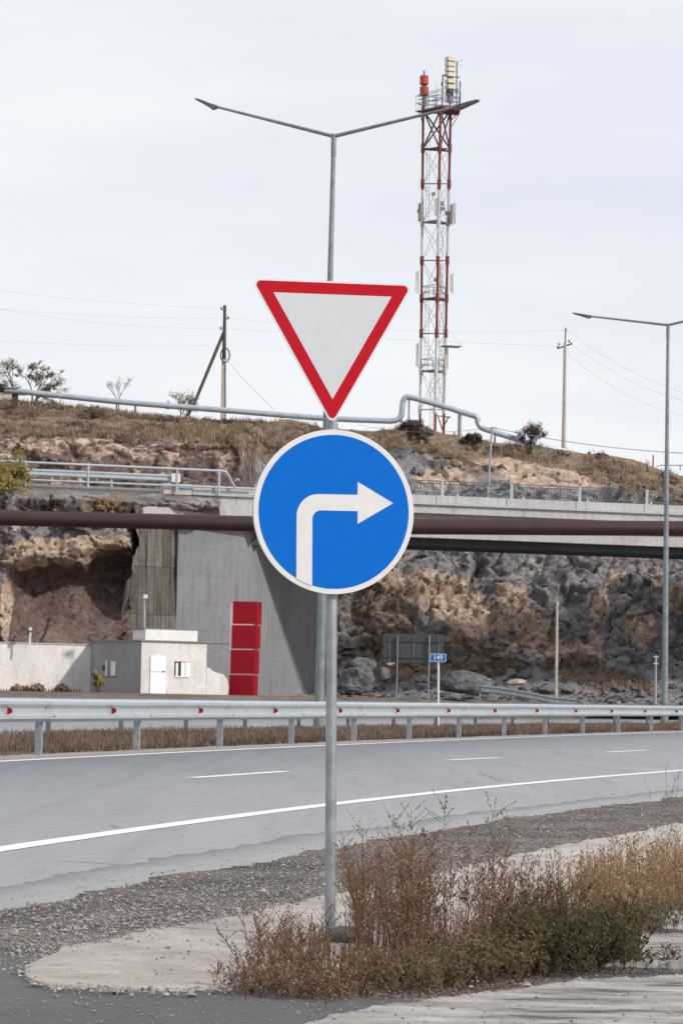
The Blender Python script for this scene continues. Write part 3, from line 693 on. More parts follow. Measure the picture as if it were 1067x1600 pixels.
for a, y in enumerate(yk):
    p = rp(y, .0); d = (rp(y + .5, .0) - rp(y - .5, .0)).normalized()
    m = MB(); cpost(m, p, d, .66, M['galv']); m.build('post', gr)
    m = MB(); nrm = Vector((d.y, -d.x, 0)); m.box(p + nrm * .085 + Vector((0, 0, .6)), (.09, .06, .2), M['galv'], X=d, Y=nrm, Z=Vector((0, 0, 1))); m.build('spacer_block', gr)
    # bolts at the lap
    for (du, dz) in ((-.12, .03), (.12, .03), (.07, -.085)) if 0 <= a - 4 <= 13 else ():
        m = MB(); m.box(p + nrm * (.15 + (.055 if abs(dz) > .05 else 0)) + d * du + Vector((0, 0, .6 + dz)), (.035, .012, .022), M['equip'], X=d, Y=nrm, Z=Vector((0, 0, 1))); m.build('bolt', gr)
    pm = rp(y + 2.55, -.12); nrm = Vector((d.y, -d.x, 0)); c = pm + nrm * .045 + Vector((0, 0, .59))
    m = MB(); m.extrude([c + d * -.0 + Vector((0, 0, .052)), c + Vector((0, 0, -.052)), c + nrm * .07 + Vector((0, 0, -.025)), c + nrm * .07 + Vector((0, 0, .025))], d * .012, M['reflector']); m.build('reflector', gr)
g2 = thing('guardrail', (float(XR(75)) - 7, 75, 0), 'second guardrail behind the dry grass strip, its back half hidden by the nearer one', 'guardrail')
yk2 = [57.3 - 2.2 - 1.9 + 4.1 * k for k in range(-7, 24)]
for a in range(len(yk2) - 1):
    m = MB(); pts = [rp(lerp(yk2[a] - .1, yk2[a + 1] + .1, t), 6.9 + (.004 if a % 2 else 0)) for t in np.linspace(0, 1, 4)]
    beam(m, pts, .60 + (.004 if a % 2 else 0), -1, M['rail']); m.build('beam', g2)
for a, y in enumerate(yk2):
    p = rp(y, 6.8); d = (rp(y + .5, 6.8) - rp(y - .5, 6.8)).normalized(); m = MB(); cpost(m, p, d, .66, M['galv_dull']); m.build('post', g2)
# rail on approach road
g3 = thing('guardrail', P(140, 760, 133), 'pale guardrail above the rock hollow, behind the silver tubular railing', 'guardrail')
m = MB(); pts = [AP(q, 0, 1.5) for q in (-260, -100, 0, 100, 200, 282)]; beam(m, pts, 10.85, 1, M['rail']); m.build('beam', g3)
for q in (-180, -90, 0, 92, 186, 277):
    p = AP(q, 10.1, 1.56); m = MB(); m.box(p + Vector((0, 0, .45)), (.1, .1, .9), M['rail']); m.build('post', g3)
pm = AP(285, 10.86, 1.3)
tag((lambda mm: (mm.box(pm, (.42, .02, .40), M['plate'], rot=.32), mm.build('marker_plate'))[1])(MB()), 'small white square plate on the end of the guardrail left of the bridge', 'marker')
# far guardrail end right of the grey boulder
g4 = thing('guardrail', P(800, 1080, 116), 'short far guardrail dipping to the ground right of the grey boulder', 'guardrail')
m = MB(); pts = []; zz = []
for (q, yq) in ((750, 1071.5), (775, 1074), (805, 1078.5), (830, 1083), (858, 1089), (900, 1093)):
    p = P(q, yq, 121 + (q - 750) * .03); pts.append(Vector((p.x, p.y, 0))); zz.append(p.z - .12)
beam(m, pts, zz, 1, M['galv_dull']); m.build('beam', g4)
for a in (0, 2, 4):
    m = MB(); p = pts[a].copy(); m.box(p + Vector((0, .08, zz[a] / 2)), (.1, .08, zz[a] + .2), M['galv_dull']); m.build('post', g4)

# ================================================================== SIGNS ON THE POST
SD = 10.45; S = 1 / (FPX / SD)        # metres per photo pixel at the sign
pb = P(516.5, 1472, SD); pt = P(519.5, 455, SD); pb.z = min(pb.z, -.03)
post = thing('sign_post', pb, 'grey galvanised steel post carrying the triangle and the blue disc, rising from the weeds', 'sign post')
m = MB(); pbb = pb + Vector((0, 0, -.1)); m.tube([pbb, pb.lerp(pt, .3), pb.lerp(pt, .6), pt], .0200, M['galv'], 20); m.build('tube', post, True)
m = MB(); m.tube([pt, pt + Vector((0, 0, .008))], .022, M['black'], 16); m.build('cap', post, True)
axis = (pt - pb).normalized()
YAW = R_(14)
sx = Vector((math.cos(YAW), math.sin(YAW), 0)); sx = (sx - axis * sx.dot(axis)).normalized(); sn = sx.cross(axis) * 1.0   # towards the camera
if sn.y > 0: sn = -sn
def SP(c, x, y, d=0): return c + sx * x + axis * y + sn * d
# give way triangle
def rounded(poly, r, n=7):
    out_ = []; K = len(poly)
    for i in range(K):
        p0, p1, p2 = [np.array(poly[(i + d) % K], float) for d in (-1, 0, 1)]
        a = (p0 - p1) / np.linalg.norm(p0 - p1); b = (p2 - p1) / np.linalg.norm(p2 - p1)
        th = math.acos(np.dot(a, b)) / 2; dd = r / math.tan(th); c = p1 + (a + b) / np.linalg.norm(a + b) * r / math.sin(th)
        s = p1 + a * dd - c; e = p1 + b * dd - c; a0 = math.atan2(s[1], s[0]); a1 = math.atan2(e[1], e[0]); da = (a1 - a0 + math.pi) % (2 * math.pi) - math.pi
        for k in range(n): t = a0 + da * k / (n - 1); out_.append((c[0] + r * math.cos(t), c[1] + r * math.sin(t)))
    return out_
def tri(side, top, r):
    h = side * .866; return rounded([(-side / 2, top), (0, top - h), (side / 2, top)], r)
def plate(mb, c, loop, d0, d1, m): mb.extrude([SP(c, x, y, d1) for x, y in loop], sn * (d0 - d1), m)
tc_ = P(519.8, 440.2, SD - .04)
yt = thing('give_way_sign', tc_, 'red bordered white give way triangle at the top of the post', 'road sign')
m = MB(); plate(m, tc_, tri(263 * S, .8 * S, 8.5 * S), -.004, .0, M['sign_rim']); m.build('panel', yt)
m = MB(); plate(m, tc_, tri(253 * S, -2.1 * S, 6.5 * S), .0005, .0012, M['sign_red']); m.build('red_border', yt)
m = MB(); plate(m, tc_, tri(190.5 * S, -20.2 * S, .4 * S), .0015, .0022, M['sign_white']); m.build('white_field', yt)
m = MB()
for yy in (-30, -150): m.box(SP(tc_, 0, yy * S, -.022), (.08, .03, .02), M['galv_dull'], X=sx, Y=sn, Z=axis)
m.build('clamp', yt)
# blue disc
dc = P(522, 799.5, SD - .04); RR = 128.6 * S
bd = thing('mandatory_turn_sign', dc, 'round blue sign with white right turn arrow, below the triangle', 'road sign')
def circ(r, n=96, cx=0, cy=0): return [(cx + r * math.cos(2 * math.pi * k / n), cy + r * math.sin(2 * math.pi * k / n)) for k in range(n)]
m = MB(); plate(m, dc, circ(RR), -.004, .0, M['sign_rim']); m.build('panel', bd)
m = MB(); rl = [(RR, -.018, ), ]
lo_ = circ(RR, 96); li = circ(RR - .002, 96)
for k in range(96):
    k2 = (k + 1) % 96; m.face([SP(dc, *lo_[k], -.0045), SP(dc, *lo_[k2], -.0045), SP(dc, *lo_[k2], -.018), SP(dc, *lo_[k], -.018)], M['galv'])
m.build('flange', bd)
RB = 120.3 * S
m = MB(); plate(m, dc, circ(RB), .0005, .0012, M['sign_blue']); m.build('blue_field', bd)
# arrow outline in photo pixels relative to the centre, y up
ar_ = []
yb = -math.sqrt(120.3 ** 2 - 60.2 ** 2); yb2 = -math.sqrt(120.3 ** 2 - 35.0 ** 2)
ar_ += [(-60.2, yb - 1.0)]
ar_ += [(-60.2 + 35 - 35 * math.cos(t), -8 + 35 * math.sin(t)) for t in np.linspace(0, math.pi / 2, 10)]
ar_ += [(37.5, 27), (37.5, 47.5), (95, 15), (37.5, -18.5), (37.5, 1.5)]
ar_ += [(-21.5 - 13.5 * math.sin(t), -12 + 13.5 * math.cos(t)) for t in np.linspace(0, math.pi / 2, 7)]
ar_ += [(-35.0, yb2 - 1.0)]
ar_ += [(x, -math.sqrt(121.2 ** 2 - x * x)) for x in np.linspace(-38, -57, 6)]
m = MB(); plate(m, dc, [(x * S, y * S) for x, y in ar_], .0015, .0021, M['sign_rim']); m.build('arrow', bd)
m = MB()
for yy in (70, -70): m.box(SP(dc, 0, yy * S, -.020), (.08, .03, .02), M['galv_dull'], X=sx, Y=sn, Z=axis)
m.build('clamp', bd)
# footing
def lump(mb, c, r, m, sd, flat=1, sub=3):
    import bmesh
    bm = bmesh.new(); bmesh.ops.create_icosphere(bm, subdivisions=sub, radius=1)
    A = np.array([v.co[:] for v in bm.verts]); rs = np.random.default_rng(sd)
    for _ in range(9 if flat else 0):
        n = rs.normal(size=3); n /= np.linalg.norm(n); d = rs.uniform(.62, .9); s = A @ n; A -= np.outer(np.maximum(s - d, 0), n)
    A *= (1 + .22 * fbm(A * 1.9 + sd, 5, sd, .6))[:, None]
    A = A * np.array(r) + np.array(c); k = len(mb.v); mb.v += [tuple(a) for a in A]; i = mb.mi(m)
    for f in bm.faces: mb.f.append(tuple(k + v.index for v in f.verts)); mb.m.append(i)
    bm.free()
m = MB(); c = G(546, 1492); lump(m, (c.x - .01, SD - .14, .0), (.085, .10, .055), M['footing'], 5, 1, 4)
tag(m.build('concrete_footing'), 'rough brown concrete lump at the foot of the sign post, among the weeds', 'footing')

# ================================================================== STREET LAMPS
def lamp(base, topc, D, larm, rarm, wb, wt, label, dD):
    b = G(*base); b = P(base[0], base[1], D); t = P(topc[0], topc[1], D); b.z = -.1
    th = thing('street_lamp', b, label, 'street lamp', 'double armed street lamps in the median')
    m = MB(); m.tube([b, b.lerp(t, .33), b.lerp(t, .66), t], [wb, lerp(wb, wt, .33), lerp(wb, wt, .66), wt], M['lamp_steel'], 14); m.build('pole', th, True)
    m = MB(); m.box(b + Vector((0, 0, .12)), (.45, .45, .03), M['galv']); m.tube([b + Vector((0, 0, .13)), b + Vector((0, 0, .5))], wb * 1.12, M['lamp_steel'], 14); m.build('base_plate', th)
    m = MB(); m.tube([t + Vector((0, 0, -.55)), t + Vector((0, 0, .06))], wt * 1.25, M['lamp_steel'], 12); m.build('collar', th, True)
    for (ap, hp, sg) in ((larm[0], larm[1], 1), (rarm[0], rarm[1], -1)):
        A = P(ap[0], ap[1], D + sg * dD); H = P(hp[0], hp[1], D + sg * dD * 1.15)
        s0 = t + (A - t).normalized() * -.02
        m = MB(); m.tube([s0, s0.lerp(A, .5), A], [wt * .95, wt * .8, wt * .62], M['lamp_steel'], 10); arm = m.build('arm', th, True)
        # luminaire: slim tapered head
        d = (H - A).normalized(); sd_ = d.cross(Vector((0, 0, 1))).normalized(); up = sd_.cross(d).normalized(); Ln = (H - A).length
        m = MB(); A2 = A - d * .1
        sec = [(0, .05, .05, -.04), (.14, .06, .05, -.11), (.26, .12, .035, -.09), (.62, .13, .03, -.055), (.92, .11, .02, -.035), (1.0, .07, .01, -.02)]
        k = len(m.v); i = m.mi(M['dark_plastic'])
        for (u, hw, a, b_) in sec:
            c = A2 + d * (Ln + .1) * u
            for (q, r) in ((-1, a * .5), (-.6, a), (.6, a), (1, a * .5), (.9, b_), (-.9, b_)): m.v.append(tuple(c + sd_ * hw * q + up * r))
        for a in range(len(sec) - 1):
            for q in range(6): m.f.append((k + a * 6 + q, k + a * 6 + (q + 1) % 6, k + (a + 1) * 6 + (q + 1) % 6, k + (a + 1) * 6 + q)); m.m.append(i)
        m.f.append(tuple(k + q for q in range(6))); m.m.append(i); m.f.append(tuple(k + 30 + q for q in reversed(range(6)))); m.m.append(i)
        head = m.build('lamp_head', th)
    return th
lamp((498, 1137), (521.5, 213), 77.0, ((335, 166), (306, 154)), ((716, 166), (748, 156)), .135, .058, 'tall grey double armed street lamp directly behind the sign post', 1.1)
lamp((1037.5, 1131), (1043, 508), 114.0, ((920, 494), (894, 489)), ((1170, 478), (1198, 471)), .135, .058, 'double armed street lamp further off at the right edge of the view', 1.1)

# ================================================================== RADIO MAST
TD = 190.
mast = thing('radio_mast', P(680, 690, TD), 'tall red and white lattice radio mast on the hilltop, hung with antennas', 'radio mast')
K = TD / FPX
def leg_top(px_, y, dd): return P(px_, y, TD + dd)
LT = {'l': (661, 657.5, 655, 0.0), 'm': (688, 681, 679, -1.2), 'r': (704, 695, 692, .45)}
def LEG(w_, y):
    a, b, c, dd = LT[w_]; x = np.interp(y, [165, 578, 700], [a, b, c]); return P(float(x), y, TD + dd)
bands = [(172, 297, 'mast_red'), (297, 412, 'mast_white'), (412, 526, 'mast_red'), (526, 640, 'mast_white'), (640, 712, 'mast_red')]
for w_ in 'lmr':
    th = MB()
    for (ya_, yb_, c) in bands: th.tube([LEG(w_, yb_), LEG(w_, ya_)], .088 if w_ != 'l' else .085, M[c], 8)
    th.build('leg', mast, True)
flz = [172, 232, 287, 347, 407, 466, 521, 579, 640]
for k, y in enumerate(flz):
    m = MB()
    mm = M['mast_dark'] if y < 300 or 400 < y < 530 else M['equip']
    for a, b in ('lm', 'mr', 'lr'): m.tube([LEG(a, y), LEG(b, y)], .04, mm, 5)
    for a in 'lmr': c = LEG(a, y); m.tube([c + Vector((0, 0, -.28)), c + Vector((0, 0, .28))], .13, M['mast_red'] if (y < 300 or 405 < y < 530) else M['mast_white'], 8)
    m.build('ring_strut', mast)
m = MB()
for k in range(len(flz) - 1):
    y0, y1 = flz[k], flz[k + 1]; r = .062 if k == 0 else .014
    mm = M['mast_dark'] if k == 0 else M['equip']
    for a, b in ('lm', 'mr', 'lr'):
        m.tube([LEG(a, y0), LEG(b, y1)], r, mm, 5); m.tube([LEG(b, y0), LEG(a, y1)], r, mm, 5)
m.build('bracing', mast)
def platform(y, ext, rail_h=0, mm='mast_dark'):
    c = (LEG('l', y) + LEG('m', y) + LEG('r', y)) / 3; m = MB()
    loop = [c + (LEG(a, y) - c) * ext for a in 'lmr']
    loop = [Vector((p.x, p.y, c.z)) for p in loop]; m.extrude(loop, (0, 0, -.10), M[mm])
    pf = m.build('platform', mast)
    if rail_h:
        m = MB()
        for hh in (rail_h, rail_h * .5):
            for i in range(3): m.tube([loop[i] + Vector((0, 0, hh)), loop[(i + 1) % 3] + Vector((0, 0, hh))], .022, M['equip'], 5)
        for i in range(3):
            for t in np.linspace(0, 1, 5)[:-1]:
                p = loop[i].lerp(loop[(i + 1) % 3], t); m.tube([p, p + Vector((0, 0, rail_h))], .018, M['equip'], 4)
        m.build('platform_railing', mast)
platform(172, 1.5, 1.0); platform(232, .9); platform(346, 1.02, 0, 'equip'); platform(466, 1.05, .8); platform(579, 1.02, .75, 'equip')
# wide top deck
m = MB(); dk = [P(654, 171, TD + .3), P(690, 177, TD - 1.7), P(719, 174, TD - .6), P(716, 168, TD + 1.0)]
m.extrude([Vector((p.x, p.y, P(686, 172, TD).z)) for p in dk], (0, 0, -.14), M['mast_red']); m.build('platform', mast)
m = MB(); zt = P(686, 172, TD).z
qs = [Vector((p.x, p.y, zt)) for p in dk]
for hh in (.4, .75, 1.1):
    for i in range(4): m.tube([qs[i] + Vector((0, 0, hh)), qs[(i + 1) % 4] + Vector((0, 0, hh))], .02, M['equip'], 5)
for i in range(4):
    for t in np.linspace(0, 1, 6)[:-1]: p = qs[i].lerp(qs[(i + 1) % 4], t); m.tube([p, p + Vector((0, 0, 1.1))], .018, M['equip'], 4)
m.build('platform_railing', mast)
m = MB(); m.tube([P(655, 176, TD), P(661, 196, TD)], .03, M['mast_dark'], 5); m.build('bracket', mast); m = MB(); m.tube([P(718, 176, TD), P(706, 197, TD)], .03, M['mast_dark'], 5); m.tube([P(718, 174, TD), P(702, 190, TD)], .04, M['mast_dark'], 5); m.build('bracket', mast)
# ladders
m = MB()
for (xa, xb, ya_, yb_, dd) in ((666, 671, 215, 345, .2), (686, 691, 350, 470, .2), (664, 670, 470, 560, .2), (686, 692, 470, 640, .2), (672, 677, 580, 690, .3)):
    m.tube([P(xa + .5, ya_, TD + dd), P(xa - 1, yb_, TD + dd)], .016, M['equip'], 4); m.tube([P(xb + .5, ya_, TD + dd), P(xb - 1, yb_, TD + dd)], .016, M['equip'], 4)
    for y in np.arange(ya_, yb_, 6.5): m.tube([P(xa, y, TD + dd), P(xb, y, TD + dd)], .012, M['equip'], 4)
m.build('ladder', mast)
# red drums
for (y0, y1) in ((118, 133), (135, 149.5)):
    m = MB(); m.tube([P(662.5, y1, TD), P(662.5, y1 - 1, TD), P(662.5, y0 + 1, TD), P(662.5, y0, TD)], [.22, .29, .29, .22], M['drum_red'], 14); m.build('red_drum_antenna', mast, True)
m = MB(); m.tube([P(662.5, 172, TD), P(662.5, 110, TD)], .05, M['equip'], 6); m.tube([P(659, 108, TD), P(661.5, 117, TD)], .012, M['equip'], 4); m.tube([P(666, 108, TD), P(663.5, 117, TD)], .012, M['equip'], 4)
m.tube([P(662.5, 165, TD), P(662.5, 152, TD)], .16, M['equip'], 8); m.build('antenna_mount', mast)
# cream stack
for k in range(7):
    y0 = 89.5 + k * 8.1 + (3 if k > 3 else 0); 
    if k == 4: y0 -= 1
    if k > 5: continue
    m = MB(); m.box((P(703.5, y0 + 3.3, TD)), (.58, .5, .27), M['cream'], rot=.5); m.box(P(703.5, y0 + 7.2, TD), (.36, .34, .08), M['equip'], rot=.5); m.build('cream_panel_antenna', mast)
m = MB(); m.tube([P(702, 178, TD), P(703.5, 92, TD)], .07, M['equip'], 8); m.tube([P(702.5, 160, TD), P(702.5, 141, TD)], .2, M['equip'], 8); m.tube([P(702.3, 150, TD), P(702.6, 140, TD)], .26, M['black'], 8)
m.tube([P(690.5, 175, TD), P(691.5, 117, TD)], .045, M['mast_dark'], 6); m.tube([P(691, 117.5, TD), P(718, 121, TD)], .05, M['drum_red'], 5)
m.tube([P(713, 170, TD), P(713.5, 96, TD)], .05, M['equip'], 6); m.tube([P(713.5, 97, TD), P(723.5, 94, TD)], .015, M['equip'], 4); m.tube([P(713.5, 99, TD), P(722, 103, TD)], .015, M['equip'], 4)
m.tube([P(717.5, 165, TD), P(718.5, 127, TD)], [.03, .06], M['equip'], 6); m.tube([P(680.5, 170, TD), P(680.8, 130, TD)], .014, M['equip'], 4)
m.tube([P(713, 145, TD), P(713, 138, TD)], .12, M['equip'], 6); m.tube([P(690, 134, TD), P(691, 128, TD)], .08, M['equip'], 6)
m.build('whip_antenna', mast)
# sector panels
def panel(px_, y0, y1, wpx, c, dd=-.5, tilt=0):
    a, b = P(px_, y0, TD + dd), P(px_ + tilt, y1, TD + dd); cc = (a + b) / 2
    m = MB(); m.box(cc, (wpx * K, .14, (a - b).length), M[c], rot=(px_ % 7) * .1 - .3); m.tube([a + Vector((.1, .15, .1)), b + Vector((.1, .15, -.1))], .025, M['equip'], 5); m.build('panel_antenna', mast)
for q in ((655, 318, 346, 3.6, 'equip'), (658.5, 320, 348, 2.4, 'cream'), (681, 310, 336, 4, 'cream'), (685.5, 313, 340, 2.4, 'equip'), (704, 320, 350, 3, 'equip'), (708.5, 318, 348, 3.8, 'cream'), (700, 330, 352, 3, 'equip'),
          (650.5, 425, 456, 2.2, 'plate'), (686.3, 414, 447, 4.5, 'cream'), (704.5, 428, 456, 3, 'cream'), (651, 537, 572, 1.8, 'plate'), (697, 542, 574, 3.6, 'cream')): panel(*q)
m = MB()
for (x_, y_, w_, h_) in ((690, 318, 6, 6), (691, 326, 7, 5), (680, 437, 4, 5), (677, 303, 5, 5), (697, 333, 4, 6), (654, 330, 4, 6)):
    m = MB(); m.box(P(x_, y_, TD - .4), (w_ * K, .2, h_ * K), M['equip'], rot=.2); m.build('radio_unit', mast)

m = MB(); c = P(704, 541.5, TD - .6); m.box(c, (1.25, .9, .05), M['equip'], rot=.25); m.tube([P(702, 518, TD), P(720, 543, TD - .6)], .008, M['equip'], 4); m.tube([P(690, 540, TD), P(700, 541, TD - .6)], .03, M['equip'], 5); m.build('work_platform', mast)
m = MB(); m.tube([P(686, 650, TD - .8), P(704, 652, TD - .8)], .045, M['mast_dark'], 5); m.tube([P(683, 648, TD - .8), P(691, 672, TD - .3)], .045, M['mast_dark'], 5); m.tube([P(700, 652, TD - .8), P(694, 664, TD - .3)], .045, M['mast_dark'], 5); m.build('bracket', mast)

# ================================================================== PIPES
def smoothpath(px_pts, Dl, n=6):
    pts = [P(x, y, d) for (x, y), d in zip(px_pts, Dl)]; out_ = []
    for i in range(len(pts) - 1):
        p0, p1, p2, p3 = pts[max(i - 1, 0)], pts[i], pts[i + 1], pts[min(i + 2, len(pts) - 1)]
        for k in range(n):
            t = k / n; out_.append(.5 * ((2 * p1) + (-p0 + p2) * t + (2 * p0 - 5 * p1 + 4 * p2 - p3) * t * t + (-p0 + 3 * p1 - 3 * p2 + p3) * t ** 3))
    return out_ + [pts[-1]]
sp = thing('overground_pipe', P(500, 665, 162), 'silver grey pipe on stilts along the hilltop with a raised loop near the mast', 'pipe')
pp = [(-200, 592), (0, 608.5), (100, 619), (200, 629), (350, 641), (500, 653), (600, 657.5), (613, 657.5), (622, 655), (627, 648), (628.5, 636), (630, 626), (635, 620.5), (645, 621.5), (690, 634), (728, 646), (740, 649.5), (745, 653), (747, 661), (752, 668), (762, 672), (790, 681), (812, 688), (835, 696)]
m = MB(); m.tube(smoothpath(pp, [162] * len(pp)), .165, M['silver'], 12); m.build('pipe', sp, True)
for (x, y0, y1, r) in ((212, 632, 648, .06), (183, 632, 645, .05), (283, 636, 653, .04), (639, 622, 668, .055), (718, 645, 683, .11), (773, 676, 692, .06)):
    m = MB(); m.tube([P(x, y0, 162), P(x - .5, y1, 162.3)], r, M['silver'], 8); m.build('support', sp, True)
m = MB(); c = P(2, 606, 161.8); m.tube([c + Vector((-.06, -.06, 0)), c + Vector((.06, .06, 0))], .25, M['black'], 16); m.tube([c, P(29, 607, 161.8)], .03, M['black'], 5); m.build('flange', sp, True)
m = MB(); m.box(P(24, 624, 162.2), (.34, .3, .9), M['wood']); m.build('support', sp)
bp = thing('rusty_pipe', P(500, 830, 122), 'thick dark brown pipe crossing the whole view in front of the bridge', 'pipe')
m = MB()
pts = [P(x, y, 122 + .012 * (x - 533) * .2) for x, y in ((-260, 803), (0, 809.5), (400, 819), (640, 823.5), (1067, 826.5), (1400, 829))]
m.tube(pts, .315, M['rust'], 20); m.build('pipe', bp, True)
m = MB(); m.tube([pts[0] + Vector((0, -.02, .25)), pts[1] + Vector((0, -.02, .27)), pts[2] + Vector((0, -.02, .27)), pts[3] + Vector((0, -.02, .27)), pts[4] + Vector((0, -.02, .27)), pts[5] + Vector((0, -.02, .27))], .07, M['rust'], 6); m.build('seam_ridge', bp, True)
m = MB(); c = P(22, 807.5, 121.5); m.box(c, (.28, .2, .14), M['plate']); m.build('clamp', bp)
for x in (-250, 1390):
    p = P(x, 830, 122.3); m = MB(); m.box(Vector((p.x, p.y, p.z / 2 - .1)), (.5, .5, p.z), M['conc_grey']); m.build('support', bp)

# ================================================================== POWER POLES AND WIRES
PD = 172.
pw = thing('power_pole', P(350, 655, PD), 'dark wooden power pole with slanting brace and coiled cable on the left hilltop', 'power pole')
m = MB(); m.tube([P(350, 580, PD), P(351.5, 477, PD)], [.13, .09], M['wood'], 8); m.build('pole', pw, True)
m = MB(); m.box((P(349, 610, PD - .1)), (.25, .22, (660 - 562) * PD / FPX), M['pole_conc']); m.build('concrete_stub', pw)
m = MB(); m.tube([P(304, 630, PD), P(283 + 10, 650, PD)], .1, M['wood'], 6); m.tube([P(304, 630, PD), P(350, 519, PD)], .1, M['wood'], 8); m.build('brace', pw, True)
m = MB(); c = P(351.5, 555, PD - .25); ring = []
for j in range(3):
    m.tube([c + Vector((.26 * math.cos(t) + .02 * j, -.03 * j, .44 * math.sin(t))) for t in np.linspace(0, 2 * math.pi, 18)], .022, M['black'], 5)
m.tube([P(352, 570, PD - .2), P(352.5, 655, PD - .2)], .035, M['black'], 5); m.build('cable_coil', pw, True)
for (x, y) in ((346.5, 483), (356.5, 497.5), (345.5, 514)):
    m = MB(); c = P(x, y, PD); m.tube([c, P(351, y + 1, PD)], .025, M['black'], 5); m.tube([c + Vector((0, 0, -.05)), c + Vector((0, 0, .13))], .06, M['equip'], 7); m.build('insulator', pw)
PD2 = 176.
pw2 = thing('power_pole', P(880, 697, PD2), 'pale concrete power pole with a short crossarm on the right hilltop', 'power pole')
m = MB(); a, b = P(880, 700, PD2), P(882.5, 534, PD2); m.tube([a, b], [.14, .085], M['pole_conc'], 6); m.build('pole', pw2)
m = MB(); m.tube([P(882.5, 536, PD2), P(883.3, 512, PD2)], .05, M['lamp_steel'], 6); m.build('pole_top', pw2)
m = MB(); m.tube([P(870.5, 544.5, PD2 - .3), P(893, 537, PD2 + .3)], .05, M['wood'], 5); m.build('crossarm', pw2)
for (x, y) in ((871, 542.5), (873, 538), (888.5, 533), (891.5, 537), (883.5, 516)):
    m = MB(); c = P(x, y, PD2); m.tube([c + Vector((0, 0, -.07)), c + Vector((0, 0, .08))], .06, M['equip'], 6); m.build('insulator', pw2)
m = MB(); m.tube([P(878, 697, PD2 - .25), P(880.5, 545, PD2 - .2)], .03, M['lamp_steel'], 5); m.build('earth_wire', pw2)
def wire(a, b, sag, label, r=.006):
    pts = []
    for k in range(17):
        t = k / 16; p = a.lerp(b, t); p.z -= sag * 4 * t * (1 - t); pts.append(p)
    m = MB(); m.tube(pts, r, M['wire'], 4); tag(m.build('overhead_wire'), label, 'wire', 'thin overhead wires')
wire(P(346.5, 481, PD), P(-160, 432, 150), .3, 'highest wire running left from the dark wooden pole')
wire(P(346.5, 497, PD), P(-160, 466, 150), .3, 'second highest wire running left from the dark wooden pole')
wire(P(345.5, 513, PD), P(-160, 448, 150), .6, 'wire from the lowest insulator of the dark wooden pole running left')
wire(P(349, 539.5, PD), P(-160, 524, 150), .2, 'lowest wire running left from the wooden pole, well below the others')
wire(P(356.5, 497.5, PD), P(883.3, 516, PD2), .35, 'upper faint wire between the two hilltop power poles')
wire(P(351, 513, PD), P(871, 541, PD2), .1, 'lower faint wire between the two hilltop power poles')
wire(P(883.5, 515, PD2), P(1230, 645, 150), 1.1, 'upper wire running down right from the pale power pole')
wire(P(891.5, 537, PD2), P(1230, 640, 150), 1.3, 'middle wire running down right from the pale power pole')
wire(P(885, 552, PD2), P(1230, 655, 150), 1.6, 'lower wire running down right from the pale power pole')
wire(P(353, 560, PD), P(430, 642, 168), .1, 'thin stay wire slanting down right from the wooden pole', .010)
wire(P(768, 668, 140), P(1250, 708, 134), .5, 'dark low wire running right from the slim bridge pole', .022)
wire(P(768, 668, 140), P(560, 664, 150), .3, 'pale low wire running left from the slim bridge pole', .012)
def simplepole(name, b, t, r, m_, label, cat, extra=None, group=None):
    th = thing(name, b, label, cat, group); m = MB(); m.tube([b, t], [r, r * .8], M[m_], 8); m.build('pole', th, True)
    if extra: extra(th)
    return th
def ex1(th):
    m = MB(); m.tube([P(764, 669, 140), P(775, 668, 140)], .03, M['galv'], 5); m.build('crossarm', th)
simplepole('utility_pole', P(761.5, 778, 140), P(768.5, 667, 140), .06, 'galv', 'slim leaning grey pole standing on the bridge behind its railing', 'pole', ex1)
simplepole('marker_post', P(868, 1092, 134), P(870, 939, 134), .075, 'pole_conc', 'plain pale grey post without a lamp in front of the tan rock face', 'post')
simplepole('utility_pole', P(1019, 735, 175), P(1020, 711, 175), .05, 'wood', 'tiny dark pole on the distant hilltop by the far street lamp', 'pole')
m = MB(); m.tube([P(1020, 733, 178), P(1030, 727, 178), P(1067, 727, 178)], .03, M['equip'], 5); m.tube([P(1040, 733, 178), P(1040, 727, 178)], .03, M['equip'], 5); m.tube([P(1062, 736, 178), P(1062, 727, 178)], .03, M['equip'], 5)
tag(m.build('fence'), 'thin grey metal rail on the hilltop at the right edge', 'fence')
def ex2(th):
    m = MB(); m.box(P(226, 932, 122.3), (.26, .2, .16), M['plate'], rot=.2); m.box(P(222, 931, 122.2), (.16, .12, .12), M['equip']); m.build('floodlight', th)
simplepole('camera_pole', P(226.5, 1003, 122.5), P(226, 928, 122.5), .045, 'silver', 'thin white pole with small camera box on the roof of the white hut', 'pole', ex2)
def ex3(th):
    c = P(49, 984, 122.4); m = MB(); m.tube([c + Vector((0, -.15, .03)), c + Vector((0, .1, -.02))], [.12, .06], M['black'], 10); m.tube([c + Vector((0, -.165, .03)), c + Vector((0, -.155, .03))], .09, M['plate'], 10); m.build('lamp_head', th)
simplepole('floodlight_post', P(46.5, 1008, 122.4), P(48, 986, 122.4), .06, 'old_white', 'short white post with a black spotlight on the low white wall', 'floodlight', ex3)

